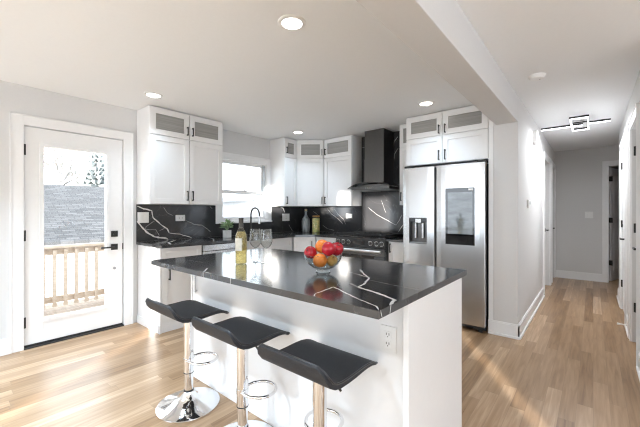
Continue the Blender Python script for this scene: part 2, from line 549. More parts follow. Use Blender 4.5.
MB().box(0.022, 0.034, ly - 0.032, ly + 0.032, 0.985, 1.05).cyl((0.034, ly, 1.017), 0.014, 0.012, 12, axis='x').build('deadbolt', M['black'], d1, 0.002)
lv = MB().box(0.022, 0.032, ly - 0.032, ly + 0.032, 0.843, 0.908).cyl((0.03, ly, 0.876), 0.010, 0.035, 12, axis='x')
lv.box(0.052, 0.066, ly - 0.135, ly + 0.012, 0.867, 0.884)
lv.build('lever_handle', M['black'], d1, 0.002)
MB().cyl((0.022, ly, 0.645), 0.014, 0.014, 14, axis='x').build('lock_cylinder', M['greyplastic'], d1)
MB().box(0.0, 0.03, DW - 0.004, DW + 0.004, 0.845, 0.91).build('strike_plate', M['black'], d1)
MB().box(-0.03, 0.030, 0.004, DW - 0.004, 0.008, 0.03).build('door_sweep', M['rubber'], d1)
struct('trim_threshold', MB().box(-4.13, XL + 0.02, DY0, DY1, 0, 0.012).box(-4.13, XL - 0.06, DY0, DY1, 0.012, 0.02), M['darkgap'], 0.002, 'dark metal threshold under the back door')


def slab_panels(mb, w, h, t=0.035):
    """flat two-panel slab, x 0..w, y -t/2..t/2"""
    mb.box(0, w, -t / 2, t / 2, 0.01, h)
    for z0, z1 in ((0.2, 0.95), (1.1, h - 0.14)):
        for s in (-1, 1):
            y = s * t / 2
            ya, yb = sorted((y, y + s * 0.006))
            mb.box(0.11, w - 0.11, ya, yb, z0, z0 + 0.02).box(0.11, w - 0.11, ya, yb, z1 - 0.02, z1)
            mb.box(0.11, 0.13, ya, yb, z0, z1).box(w - 0.13, w - 0.11, ya, yb, z0, z1)
    return mb


def inner_door(n, label, loc, rz, w, h, hinge_side, lever_x, lever_side):
    d = thing('door_%d' % n, label, 'door', loc, rz)
    d['kind'] = 'structure'
    slab_panels(MB(), w, h).build('door_slab', M['trim'], d, 0.002)
    for z in (0.335, 1.10, 1.842):
        MB().cyl((0.0 if hinge_side < 0 else w, -0.026 * lever_side, z - 0.045), 0.009, 0.09, 10).box(
            -0.006 if hinge_side < 0 else w - 0.022, 0.022 if hinge_side < 0 else w + 0.006, -0.022, 0.022, z - 0.045, z + 0.045).build('hinge', M['black'], d)
    y = -0.0175 * lever_side
    ya, yb = sorted((y, y - 0.008 * lever_side))
    lm = MB().box(lever_x - 0.028, lever_x + 0.028, ya, yb, 0.91, 0.975)
    ya, yb = sorted((y, y - 0.055 * lever_side))
    lm.box(lever_x - 0.008, lever_x + 0.008, ya, yb, 0.934, 0.952)
    ya, yb = sorted((y - 0.042 * lever_side, y - 0.056 * lever_side))
    s = 1 if hinge_side > 0 else -1
    xa, xb = sorted((lever_x - 0.01 * s, lever_x + 0.12 * s))
    lm.box(xa, xb, ya, yb, 0.934, 0.952)
    lm.build('lever_handle', M['black'], d, 0.002)
    return d

# right-hand hall doors sit in the wall, local x runs along +Y, local y towards -X
inner_door(2, 'nearest white door on the right of the hall with black hinges', (XH1 + 0.045, 3.745, 0), PI / 2, 0.61, 2.04, 1, 0.06, -1)
inner_door(3, 'second white door on the right of the hall with black lever', (XH1 + 0.02, 5.005, 0), PI / 2, 0.71, 2.04, 1, 0.065, -1)
inner_door(4, 'white door set back in the nearer doorway on the hall left', (XH0 - 0.075, 5.905, 0), PI / 2, 0.84, 2.045, -1, 0.78, 1)
inner_door(5, 'white door set back in the farther doorway on the hall left', (XH0 - 0.055, 7.125, 0), PI / 2, 0.48, 2.045, -1, 0.42, 1)
inner_door(6, 'white door swung open beyond the hall end wall', (0.235, YE + 0.14, 0), math.radians(72), 0.72, 2.04, -1, 0.65, 1)

# ------------------------------------------------------------ kitchen window
w1 = thing('window_1', 'white double-hung window above the kitchen sink', 'window', (XL, WY0, WZ0))
w1['kind'] = 'structure'
ww, wh = WY1 - WY0, WZ1 - WZ0
casing = MB()
casing.box(0, 0.018, -0.09, 0, -0.05, wh + 0.085).box(0, 0.018, ww, ww + 0.09, -0.05, wh + 0.085)
casing.box(0, 0.018, 0, ww, wh, wh + 0.085).box(0, 0.026, -0.09, ww + 0.09, wh + 0.073, wh + 0.085)
casing.build('window_casing', M['trim'], w1, 0.002)
MB().box(-0.02, 0.035, -0.09, ww + 0.09, -0.05, -0.025).box(-0.12, 0.012, 0, ww, -0.025, 0.0).build('window_sill', M['trim'], w1, 0.003)
jm = MB().box(-0.14, 0, 0, 0.016, 0, wh).box(-0.14, 0, ww - 0.016, ww, 0, wh).box(-0.14, 0, 0, ww, wh - 0.016, wh)
jm.build('window_frame', M['trim'], w1)
mid = 1.545 - WZ0
for nm, z0, z1, xo in (('upper_sash', mid - 0.02, wh - 0.016, -0.105), ('lower_sash', 0.0, mid + 0.02, -0.065)):
    s_ = MB().box(xo, xo + 0.035, 0.016, 0.050, z0, z1).box(xo, xo + 0.035, ww - 0.050, ww - 0.016, z0, z1)
    s_.box(xo, xo + 0.035, 0.050, ww - 0.050, z0, z0 + 0.036).box(xo, xo + 0.035, 0.050, ww - 0.050, z1 - 0.036, z1)
    so_ = s_.build(nm, M['trim'], w1, 0.002)
    MB().box(xo + 0.014, xo + 0.02, 0.050, ww - 0.050, z0 + 0.036, z1 - 0.036).build('pane', M['pane'], so_)
MB().box(-0.045, -0.01, ww - 0.030, ww - 0.018, mid + 0.03, wh - 0.03).build('sash_track', M['greyplastic'], w1)
MB().box(-0.035, -0.012, ww / 2 - 0.03, ww / 2 + 0.03, mid + 0.018, mid + 0.032).build('sash_lock', M['trim'], w1)


# ------------------------------------------------------------ outside
struct('ground', MB().box(-60, -4.3, -40, 60, -1.15, -1.05), M['grass'], 0, 'pale winter ground behind the house')
dk = MB()
for i in range(12):
    dk.box(-4.30 - 0.142 * (i + 1) + 0.006, -4.30 - 0.142 * i, -1.2, 3.4, -0.12, -0.08)
tag(dk.build('deck', M['deck']), 'pale board deck outside the glazed back door', 'deck')
rl = thing('deck_railing', 'pale lumber deck railing seen through the back door', 'railing', (-5.62, 0.4, -0.08))
MB().box(-0.07, 0.07, -1.6, 3.0, 0.84, 0.875).box(-0.02, 0.02, -1.6, 3.0, 0.75, 0.84).build('top_rail', M['cedar'], rl)
MB().box(-0.02, 0.02, -1.6, 3.0, 0.10, 0.185).build('bottom_rail', M['cedar'], rl)
for i in range(26):
    y = -1.50 + i * 0.121
    if abs(y + 1.6) > 0.06 and abs(y - 3.0) > 0.06:
        MB().box(0.02, 0.056, y - 0.021, y + 0.021, 0.05, 0.82).build('baluster', M['cedar'], rl)
for y in (-1.64, 3.04):
    MB().box(-0.045, 0.045, y - 0.045, y + 0.045, 0, 0.84).build('post', M['cedar'], rl)


def gable_house(name, label, x0, x1, y0, y1, z0, zeave, zridge, wallm, along='y', over=0.3, roofm=None):
    h = thing(name, label, 'house', ((x0 + x1) / 2, (y0 + y1) / 2, z0))
    hx, hy = (x1 - x0) / 2, (y1 - y0) / 2
    wb = MB().box(-hx, hx, -hy, hy, 0, zeave - z0)
    e, r = zeave - z0, zridge - z0
    if along == 'y':
        wb.add([(-hx, -hy, e), (hx, -hy, e), (0, -hy, r), (-hx, hy, e), (hx, hy, e), (0, hy, r)], [(0, 1, 2), (3, 5, 4)])
    else:
        wb.add([(-hx, -hy, e), (-hx, hy, e), (-hx, 0, r), (hx, -hy, e), (hx, hy, e), (hx, 0, r)], [(0, 2, 1), (3, 4, 5)])
    wb.build('wall', wallm, h)
    roofm = roofm or M['shingle']
    t = 0.12
    rf = MB()
    if along == 'y':
        k = (r - e) / hx
        for s in (-1, 1):
            xe = s * (hx + over)
            ze = e - k * over
            rf.add([(0, -hy - over, r), (xe, -hy - over, ze), (xe, hy + over, ze), (0, hy + over, r),
                    (0, -hy - over, r + t), (xe, -hy - over, ze + t), (xe, hy + over, ze + t), (0, hy + over, r + t)],
                   [(0, 1, 2, 3), (4, 7, 6, 5), (1, 5, 6, 2), (0, 4, 5, 1), (3, 2, 6, 7)])
    else:
        k = (r - e) / hy
        for s in (-1, 1):
            ye = s * (hy + over)
            ze = e - k * over
            rf.add([(-hx - over, 0, r), (-hx - over, ye, ze), (hx + over, ye, ze), (hx + over, 0, r),
                    (-hx - over, 0, r + t), (-hx - over, ye, ze + t), (hx + over, ye, ze + t), (hx + over, 0, r + t)],
                   [(0, 1, 2, 3), (4, 7, 6, 5), (1, 5, 6, 2), (0, 4, 5, 1), (3, 2, 6, 7)])
    o = rf.build('roof', roofm, h)
    uv = o.data.uv_layers.new(name='UVMap')
    for p in o.data.polygons:
        for li in p.loop_indices:
            c = o.data.vertices[o.data.loops[li].vertex_index].co
            if along == 'y':
                uv.data[li].uv = (c.y, c.x * math.hypot(1, k))
            else:
                uv.data[li].uv = (c.x, c.y * math.hypot(1, k))
    return h

gh = gable_house('neighbour_house', 'low house with wide grey shingle roof behind the deck', -15.2, -9.0, -4.0, 5.2, -1.05, 0.62, 1.92, M['siding'])
MB().lathe([(0.09, 0), (0.09, 0.22), (0.14, 0.24), (0.14, 0.30), (0.0, 0.36)], (2.35, -0.62, 2.08), 12).build('roof_vent', M['plate'], gh)
gable_house('white_house', 'white-sided house outside the kitchen window', -12.0, -7.4, 5.9, 11.4, -1.05, 1.62, 2.30, M['siding'], 'x', 0.3, M['palroof'])


def branch(mb, p, d, ln, r, depth, rnd):
    q = p + d * ln
    mid_ = p + d * ln * 0.5 + Vector((rnd.uniform(-1, 1), rnd.uniform(-1, 1), 0)) * ln * 0.05
    mb.tube([p, mid_, q], [r, r * 0.85, r * 0.7], 5, cap=False)
    if depth == 0:
        return
    for k in range(3 if depth > 2 else 2 + rnd.randint(0, 1)):
        ax = Vector((rnd.uniform(-1, 1), rnd.uniform(-1, 1), rnd.uniform(-0.3, 0.3))).normalized()
        nd = (Matrix.Rotation(rnd.uniform(0.3, 0.75), 3, ax) @ d)
        nd.z = abs(nd.z) * 0.8 + 0.12
        branch(mb, q, nd.normalized(), ln * rnd.uniform(0.6, 0.82), r * 0.62, depth - 1, rnd)

for i, (x, y, hgt, sd_) in enumerate([(-22.0, 4.0, 2.3, 3), (-29.0, 7.6, 3.0, 11), (-20.0, 8.6, 2.0, 5)]):
    rnd = random.Random(sd_)
    mb = MB()
    branch(mb, Vector((0, 0, 0)), Vector((0, 0, 1)), hgt, 0.17, 5, rnd)
    o = mb.build('bare_tree', M['bark'])
    o.location = (x, y, -1.05)
    tag(o, ['bare branching tree left in the door glass above the roof',
            'bare branching tree just left of the spruce beyond the roof',
            'bare branching tree standing behind the spruce'][i], 'tree', 'bare trees beyond the roof')
sp = thing('spruce_tree', 'dark pointed spruce tree beyond the shingle roof', 'tree', (-18.0, 5.0, -1.05))
MB().tube([(0, 0, 0), (0, 0, 3.5), (0, 0, 6.2)], [0.16, 0.08, 0.015], 8).build('trunk', M['bark'], sp)
rnd = random.Random(4)
nd = MB()
for k in range(26):
    f_ = k / 25
    z = 1.0 + 5.0 * f_
    rad = 1.45 * (1 - f_) ** 0.9 + 0.06
    nb = 17 if f_ < 0.7 else 10
    for j in range(nb):
        a = 2 * PI * (j + rnd.random() * 0.8) / nb
        rr = rad * rnd.uniform(0.7, 1.1)
        dirv = Vector((math.cos(a), math.sin(a), -0.12))
        side = Vector((-math.sin(a), math.cos(a), 0))
        p0 = Vector((0, 0, z))
        p1 = p0 + dirv * rr * 0.6 + Vector((0, 0, -0.06))
        p2 = p0 + dirv * rr + Vector((0, 0, 0.05 * rr))
        wv = 0.16 * rr + 0.03
        dn = Vector((0, 0, -0.10 - 0.05 * rr))
        nd.add([p0, p1 + side * wv, p2, p1 - side * wv, p1 + dn], [(0, 1, 4), (1, 2, 4), (2, 3, 4), (3, 0, 4), (0, 3, 2, 1)])
nd.build('foliage', M['needle'], sp)


# ------------------------------------------------------------ cabinet parts
def shaker(mb, x0, x1, z0, z1, t=0.019, rail=0.058, rec=0.009, hole=False):
    """shaker front: outer face at y=-t, recessed centre; local front is -Y"""
    a, b, c, d = x0 + rail, x1 - rail, z0 + rail, z1 - rail
    vs = [(x0, -t, z0), (x1, -t, z0), (x1, -t, z1), (x0, -t, z1),
          (a, -t, c), (b, -t, c), (b, -t, d), (a, -t, d),
          (a, -t + rec, c), (b, -t + rec, c), (b, -t + rec, d), (a, -t + rec, d),
          (x0, 0, z0), (x1, 0, z0), (x1, 0, z1), (x0, 0, z1)]
    fs = [(0, 1, 5, 4), (1, 2, 6, 5), (2, 3, 7, 6), (3, 0, 4, 7),
          (4, 5, 9, 8), (5, 6, 10, 9), (6, 7, 11, 10), (7, 4, 8, 11),
          (0, 12, 13, 1), (1, 13, 14, 2), (2, 14, 15, 3), (3, 15, 12, 0)]
    if hole:
        vs += [(a, 0, c), (b, 0, c), (b, 0, d), (a, 0, d)]
        fs += [(12, 16, 17, 13), (13, 17, 18, 14), (14, 18, 19, 15), (15, 19, 16, 12),
               (8, 9, 17, 16), (9, 10, 18, 17), (10, 11, 19, 18), (11, 8, 16, 19)]
    else:
        fs += [(8, 9, 10, 11), (12, 15, 14, 13)]
    return mb.add(vs, fs)


def pull(parent, x, z, ln=0.115, vert=True, y=-0.019, m=None):
    mb = MB()
    h = ln / 2
    if vert:
        mb.box(x - 0.005, x + 0.005, y - 0.034, y - 0.022, z - h, z + h)
        for q in (z - h + 0.008, z + h - 0.008):
            mb.box(x - 0.005, x + 0.005, y - 0.024, y, q - 0.006, q + 0.006)
    else:
        mb.box(x - h, x + h, y - 0.034, y - 0.022, z - 0.005, z + 0.005)
        for q in (x - h + 0.008, x + h - 0.008):
            mb.box(q - 0.006, q + 0.006, y - 0.024, y, z - 0.005, z + 0.005)
    o = mb.build('handle', m or M['black'], parent, 0.0015)
    o['label'] = 'black bar handle'
    return o


def door(parent, x0, x1, z0, z1, hx=None, hz=None, name='door', rail=0.058):
    o = shaker(MB(), x0, x1, z0, z1, rail=rail).build(name, M['cab'], parent, 0.0015)
    if hx is not None:
        pull(o, hx, hz)
    return o


def glass_door(parent, x0, x1, z0, z1, hx=None, hz=None, rail=0.06):
    o = shaker(MB(), x0, x1, z0, z1, hole=True, rail=rail).build('glass_door', M['cab'], parent, 0.0015)
    p = MB().box(x0 + rail - 0.002, x1 - rail + 0.002, -0.009, -0.004, z0 + rail - 0.002, z1 - rail + 0.002).build('pane', M['frost'], o)
    p['label'] = 'grey reeded glass pane'
    if hx is not None:
        pull(o, hx, hz, 0.10)
    return o


ZU, ZT, ZS = 1.342, 2.403, 2.098
FX = -3.636                      # upper cabinet front plane on the left wall
G = 0.0045
H = ZT - ZU
zs = ZS - ZU


def upper(name, label, loc, rz, w, d, doors, zsplit=zs, h=H, group=None, body=None):
    c = thing(name, label, 'cabinet', loc, rz, group)
    mb = MB()
    if body:
        mb.prism(body, 0, h)
    else:
        mb.box(0, w, 0, d, 0, h)
    mb.build('cabinet_body', M['cab'], c, 0.001)
    return c

# left of the window
c = upper('upper_cabinet', 'white upper cabinet pair beside the back door, left of the window', (FX + 0.0 - 0.019, 1.506, ZU), PI / 2, 0.90, 0.323, 2)
for i, (a, b) in enumerate(((G, 0.45 - G), (0.45 + G, 0.90 - G))):
    hx = 0.45 - 0.032 if i == 0 else 0.45 + 0.032
    door(c, a, b, 0.002, zs - 0.004, hx, 0.10)
    glass_door(c, a, b, zs + 0.002, H - 0.012, hx, zs + 0.095)
# right of the window, beside the corner
c = upper('upper_cabinet', 'narrow white upper cabinet just right of the window', (FX - 0.019, 3.50, ZU), PI / 2, 0.27, 0.323, 1)
door(c, G, 0.27 - G, 0.002, zs - 0.004, 0.035, 0.09, rail=0.05)
glass_door(c, G, 0.27 - G, zs + 0.002, H - 0.012, 0.035, zs + 0.11)
# diagonal corner
P0, P1 = Vector((FX, 3.77)), Vector((-3.285, 4.02))
dd = (P1 - P0)
wd = dd.length
ang = math.atan2(dd.y, dd.x)
R2 = Matrix.Rotation(-ang, 2)
off = Vector((math.sin(ang), -math.cos(ang))) * -0.019
O2 = P0 + off
def loc2(x, y):
    q = R2 @ (Vector((x, y)) - O2)
    return (q.x, q.y)
body = [(0, 0), (wd, 0), loc2(-3.285, YB - 0.003), loc2(XL + 0.003, YB - 0.003), loc2(XL + 0.003, 3.772)]
c = upper('upper_cabinet', 'white diagonal upper cabinet across the kitchen corner', (O2.x, O2.y, ZU), ang, wd, 0, 1, body=body)
door(c, G, wd - G, 0.002, zs - 0.004, wd - 0.03, 0.09)
glass_door(c, G, wd - G, zs + 0.002, H - 0.012, wd - 0.03, zs + 0.10)
# between corner and hood
c = upper('upper_cabinet', 'white upper cabinet between the corner cabinet and the range hood', (-3.282, 4.02 + 0.019, ZU), 0, 0.53, YB - 4.039 - 0.003, 1)
door(c, G, 0.53 - G, 0.002, zs - 0.004, 0.034, 0.09)
glass_door(c, G, 0.53 - G, zs + 0.002, H - 0.012, 0.034, zs + 0.10)
# right of the hood
c = upper('upper_cabinet', 'slim white upper cabinet between range hood and refrigerator', (-1.955, 3.96 + 0.019, ZU), 0, 0.191, YB - 3.979 - 0.003, 1)
door(c, G, 0.191 - G, 0.002, zs - 0.004, 0.03, 0.11, rail=0.045)
glass_door(c, G, 0.191 - G, zs + 0.002, H - 0.012, rail=0.05)
# above the refrigerator
hf = ZT - 1.812
c = upper('upper_cabinet', 'white cabinet with four doors above the refrigerator', (-1.755, 3.735 + 0.019, 1.812), 0, 0.918, YB - 3.754 - 0.003, 2, h=hf)
for i, (a, b) in enumerate(((G, 0.44 - G), (0.44 + G, 0.918 - G))):
    hx = 0.44 - 0.035 if i == 0 else 0.44 + 0.035
    door(c, a, b, 0.004, 0.314, hx, 0.09)
    glass_door(c, a, b, 0.320, hf - 0.012, hx, 0.385)

# ------------------------------------------------------------ base cabinets
ZK, ZB = 0.10, 0.884             # toe kick height, underside of the tops
BX = -3.41                       # base front plane on the left wall
def base(name, label, loc, rz, w, d, kick=0.0):
    c = thing(name, label, 'cabinet', loc, rz)
    MB().box(0, w, 0, d, ZK, ZB).build('cabinet_body', M['cab'], c, 0.001)
    MB().box(0, w, 0.0 + kick, d, 0, ZK).build('toe_kick', M['trim'], c)
    return c
c = base('base_cabinet', 'white base cabinet at the end of the run beside the back door', (BX - 0.019, 1.53, 0), PI / 2, 0.45, 0.545, 0.0)
MB().box(-0.014, 0.0, -0.019, 0.545, 0, ZB).build('end_panel', M['cab'], c, 0.001)
MB().box(-0.024, -0.014, -0.024, 0.545, 0, 0.085).box(-0.024, 0.45, -0.010, 0.0, 0, 0.085).build('base_moulding', M['trim'], c, 0.001)
shaker(MB(), 0.002, 0.448, 0.70, ZB - 0.006, rail=0.045).build('drawer', M['cab'], c, 0.0015)
door(c, 0.002, 0.448, 0.115, 0.694, 0.075, 0.60)
# dishwasher
dw = thing('dishwasher', 'stainless dishwasher under the worktop left of the sink', 'dishwasher', (BX - 0.005, 1.985, 0), PI / 2)
MB().box(0.002, 0.598, 0.0, 0.555, 0.09, ZB - 0.004).build('tub', M['darkgap'], dw)
MB().box(0.004, 0.596, -0.028, 0.0, 0.11, 0.80).build('door', M['steel'], dw, 0.004)
MB().box(0.004, 0.596, -0.030, 0.0, 0.803, ZB - 0.008).build('control_panel', M['steel'], dw, 0.004)
MB().tube([(0.06, -0.065, 0.76), (0.54, -0.065, 0.76)], 0.010).tube([(0.09, -0.065, 0.76), (0.09, -0.028, 0.76)], 0.007).tube([(0.51, -0.065, 0.76), (0.51, -0.028, 0.76)], 0.007).build('handle', M['steel'], dw)
MB().box(0.004, 0.596, 0.03, 0.05, 0, 0.09).build('toe_kick', M['darkgap'], dw)
# sink base
c = base('base_cabinet', 'white two-door base cabinet under the sink and window', (BX - 0.019, 2.59, 0), PI / 2, 0.84, 0.545, 0.05)
shaker(MB(), 0.002, 0.838, 0.72, ZB - 0.006, rail=0.045).build('false_front', M['cab'], c, 0.0015)
door(c, 0.002, 0.418, 0.115, 0.714, 0.385, 0.62)
door(c, 0.422, 0.838, 0.115, 0.714, 0.455, 0.62)
# diagonal corner base
Q0, Q1 = Vector((BX, 3.45)), Vector((-3.19, 3.72))
dq = Q1 - Q0
wq = dq.length
an2 = math.atan2(dq.y, dq.x)
R3 = Matrix.Rotation(-an2, 2)
O3 = Q0 + Vector((math.sin(an2), -math.cos(an2))) * -0.019
def loc3(x, y):
    q = R3 @ (Vector((x, y)) - O3)
    return (q.x, q.y)
c = thing('base_cabinet', 'white diagonal base cabinet across the kitchen corner', 'cabinet', (O3.x, O3.y, 0), an2)
bp = [(0.012, 0.002), (wq - 0.012, 0.002), loc3(-3.19, YB - 0.003), loc3(XL + 0.003, YB - 0.003), loc3(XL + 0.003, 3.45)]
MB().prism(bp, ZK, ZB).build('cabinet_body', M['cab'], c)
MB().prism([(0.02, 0.06), (wq - 0.02, 0.06)] + bp[2:], 0, ZK).build('toe_kick', M['trim'], c)
door(c, 0.014, wq - 0.014, 0.115, ZB - 0.006, wq - 0.07, 0.76)
c = base('base_cabinet', 'white base cabinet between the corner and the range', (-3.187, 3.72 + 0.019, 0), 0, 0.420, YB - 3.739 - 0.003, 0.05)
o = shaker(MB(), 0.002, 0.418, 0.70, ZB - 0.006, rail=0.045).build('drawer', M['cab'], c, 0.0015)
pull(o, 0.21, 0.79, vert=False)
door(c, 0.002, 0.418, 0.115, 0.694, 0.38, 0.60)
c = base('base_cabinet', 'narrow white base cabinet between range and refrigerator', (-1.985, 3.72 + 0.019, 0), 0, 0.222, YB - 3.739 - 0.003, 0.05)
door(c, 0.002, 0.22, 0.115, ZB - 0.006, 0.032, 0.80, rail=0.05)


# ------------------------------------------------------------ marble: worktops and backsplashes with veins
def vein(mb, pts, w, mk, mi=1):
    """pts: 2-D points in the surface's plane; mk maps (a, b) to 3-D just above the surface"""
    rnd = random.Random(len(pts) * 17 + int(abs(pts[0][0]) * 1000))
    # subdivide with a slight wander
    fine = []
    for (x0, y0), (x1, y1) in zip(pts, pts[1:]):
        k = max(1, int(math.hypot(x1 - x0, y1 - y0) / 0.02))
        for j in range(k):
            t = j / k
            fine.append((x0 + (x1 - x0) * t + rnd.uniform(-1, 1) * 0.002, y0 + (y1 - y0) * t + rnd.uniform(-1, 1) * 0.002))
    fine.append(pts[-1])
    n = len(fine)
    vs = []
    for i, (x, y) in enumerate(fine):
        a, b = fine[max(i - 1, 0)], fine[min(i + 1, n - 1)]
        dx, dy = b[0] - a[0], b[1] - a[1]
        l = math.hypot(dx, dy) or 1
        hw = w * 0.5 * rnd.uniform(0.65, 1.25) * (0.35 if i in (0, n - 1) else 1)
        vs += [mk(x - dy / l * hw, y + dx / l * hw), mk(x + dy / l * hw, y - dx / l * hw)]
    mb.add(vs, [(2 * i, 2 * i + 1, 2 * i + 3, 2 * i + 2) for i in range(n - 1)], mi)

MM = [M['marble'], M['vein'], M['veinthin']]
ZW = 0.914
# island top
ix0, ix1, iy0, iy1 = -2.405, -0.575, 1.005, 2.045
t = MB().box(ix0, ix1, iy0, iy1, 0.884, ZW)
up = lambda a, b: (a, b, ZW + 0.0003)
ISL = [
(1, 0.011, [(-1.069, 1.65), (-0.981, 1.551), (-0.896, 1.471), (-0.837, 1.324), (-0.831, 1.262)]),
(1, 0.014, [(-0.831, 1.262), (-0.705, 1.224), (-0.597, 1.172), (-0.543, 1.095)]),
(1, 0.008, [(-1.069, 1.545), (-0.977, 1.508), (-0.896, 1.471)]),
(2, 0.012, [(-0.831, 1.262), (-0.91, 1.305)]),
(2, 0.007, [(-0.87, 1.428), (-0.727, 1.402), (-0.575, 1.39)]),
(1, 0.006, [(-0.901, 1.043), (-0.915, 1.192), (-0.738, 1.102), (-0.61, 1.051), (-0.562, 1.013)]),
(1, 0.006, [(-0.901, 1.043), (-0.876, 1.008)]),
(1, 0.008, [(-1.815, 1.092), (-1.716, 1.004), (-1.632, 0.959)]),
(1, 0.01, [(-1.452, 0.981), (-1.505, 0.978)]),
(2, 0.01, [(-1.324, 1.01), (-1.383, 1.015)]),
(2, 0.008, [(-2.222, 1.18), (-2.033, 1.19)]),
]
LEFT = [
(1, 0.018, [(1.496, 1.322), (1.556, 1.297), (1.664, 1.27), (1.68, 1.188), (1.762, 1.111), (1.845, 1.048), (1.871, 0.996)]),
(1, 0.01, [(1.871, 0.996), (2.004, 0.975), (2.105, 0.943), (2.162, 0.899)]),
(1, 0.024, [(1.493, 1.151), (1.541, 1.101), (1.602, 1.026), (1.696, 0.96), (1.828, 0.935), (1.859, 0.894)]),
(2, 0.009, [(1.803, 1.309), (1.845, 1.245), (1.915, 1.21)]),
(2, 0.01, [(2.086, 1.146), (2.191, 1.094), (2.31, 1.076), (2.434, 0.986)]),
(2, 0.008, [(1.693, 1.146), (1.602, 1.083), (1.594, 1.051), (1.713, 1.042), (1.753, 0.968)]),
(2, 0.008, [(1.828, 1.066), (1.753, 1.027)]),
(2, 0.012, [(2.413, 1.334), (2.456, 1.296)]),
(1, 0.018, [(3.721, 1.328), (3.778, 1.314), (3.815, 1.241)]),
(2, 0.014, [(3.909, 1.038), (3.999, 0.896)]),
]
BACK = [
(2, 0.012, [(-3.744, 1.261), (-3.615, 1.186)]),
(1, 0.011, [(-3.436, 1.314), (-3.343, 1.22), (-3.188, 1.129), (-3.107, 1.059)]),
(2, 0.009, [(-3.291, 1.313), (-3.213, 1.221), (-3.087, 1.13), (-3.05, 1.051)]),
(2, 0.012, [(-3.532, 1.027), (-3.423, 0.967), (-3.278, 0.946)]),
(1, 0.014, [(-2.063, 1.064), (-2.129, 0.968)]),
(2, 0.01, [(-2.077, 1.209), (-2.111, 1.142), (-2.164, 1.061)]),
(2, 0.012, [(-2.631, 1.319), (-2.469, 1.206), (-2.164, 1.061)]),
(2, 0.008, [(-2.406, 1.429), (-2.328, 1.235)]),
(1, 0.01, [(-2.139, 2.329), (-2.199, 2.259), (-2.205, 2.18)]),
(2, 0.012, [(-2.134, 2.164), (-2.191, 2.084), (-2.196, 2.005)]),
(2, 0.01, [(-2.75, 2.249), (-2.69, 2.241)]),
]

def clip(l, a0, a1, b0, b1):
    return [(min(max(a, a0), a1), min(max(b, b0), b1)) for a, b in l]
for k, wv, l in ISL:
    vein(t, clip(l, ix0 + .004, ix1 - .004, iy0 + .004, iy1 - .004), wv, up, k)
ef = lambda a, b: (ix1 + 0.0003, a, b)
vein(t, [(1.095, ZW), (1.088, 0.884)], 0.012, ef, 1)
vein(t, [(1.018, ZW), (1.022, 0.90), (1.03, 0.886)], 0.007, ef, 1)
fe = lambda a, b: (a, iy0 - 0.0003, b)
vein(t, [(-1.716, ZW), (-1.712, 0.884)], 0.007, fe, 1)
vein(t, [(-1.452, ZW), (-1.45, 0.884)], 0.006, fe, 1)
tag(t.build('island_worktop', MM), 'black marble slab with white veins on top of the kitchen island', 'worktop')

# L-shaped worktop along the window wall and round the corner
poly = [(XL + 0.001, 1.50), (-3.345, 1.50), (-3.345, 3.43), (-3.175, 3.665), (-2.765, 3.665), (-2.765, YB - 0.001), (XL + 0.001, YB - 0.001)]
t = MB().prism(poly, 0.885, ZW)
vein(t, [(-3.36, 2.10), (-3.55, 2.22), (-3.7, 2.30), (-3.90, 2.36)], 0.014, up, 1)
vein(t, [(-3.40, 1.62), (-3.62, 1.70), (-3.80, 1.86), (-3.95, 1.90)], 0.022, up, 1)
vein(t, [(-3.9, 3.95), (-3.6, 3.80), (-3.3, 3.76), (-3.0, 3.9)], 0.010, up, 2)
tag(t.build('worktop', MM), 'black marble worktop running under the window and round the corner', 'worktop')
t = MB().box(-1.983, -1.762, 3.665, YB - 0.001, 0.885, ZW)
tag(t.build('worktop', MM), 'short black marble worktop between range and refrigerator', 'worktop')

# backsplashes
t = MB()
X2 = XL + 0.014
t.box(XL + 0.001, X2, 1.50, WY0 - 0.091, ZW + 0.001, ZU - 0.002)
t.box(XL + 0.001, X2, WY0 - 0.091, WY1 + 0.091, ZW + 0.001, WZ0 - 0.052)
t.box(XL + 0.001, X2, WY1 + 0.091, YB - 0.001, ZW + 0.001, ZU - 0.002)
sk = lambda a, b: (X2 + 0.0003, a, b)
for k, wv, l in LEFT:
    vein(t, clip(l, 1.504, 4.27, ZW + .006, ZU - .006), wv * 0.72, sk, k)
tag(t.build('backsplash', MM), 'black veined marble backsplash on the window wall', 'backsplash')
t = MB()
Y2 = YB - 0.014
t.box(X2 + 0.001, -2.752, Y2, YB - 0.001, ZW + 0.001, ZU - 0.002)
t.box(-2.748, -1.958, Y2, YB - 0.001, ZW + 0.001, 2.405)
t.box(-1.956, -1.757, Y2, YB - 0.001, ZW + 0.001, ZU - 0.002)
bk = lambda a, b: (a, Y2 - 0.0003, b)
for k, wv, l in BACK:
    vein(t, l, wv * 0.6, bk, k)
tag(t.build('backsplash', MM), 'black veined marble backsplash behind range and hood', 'backsplash')


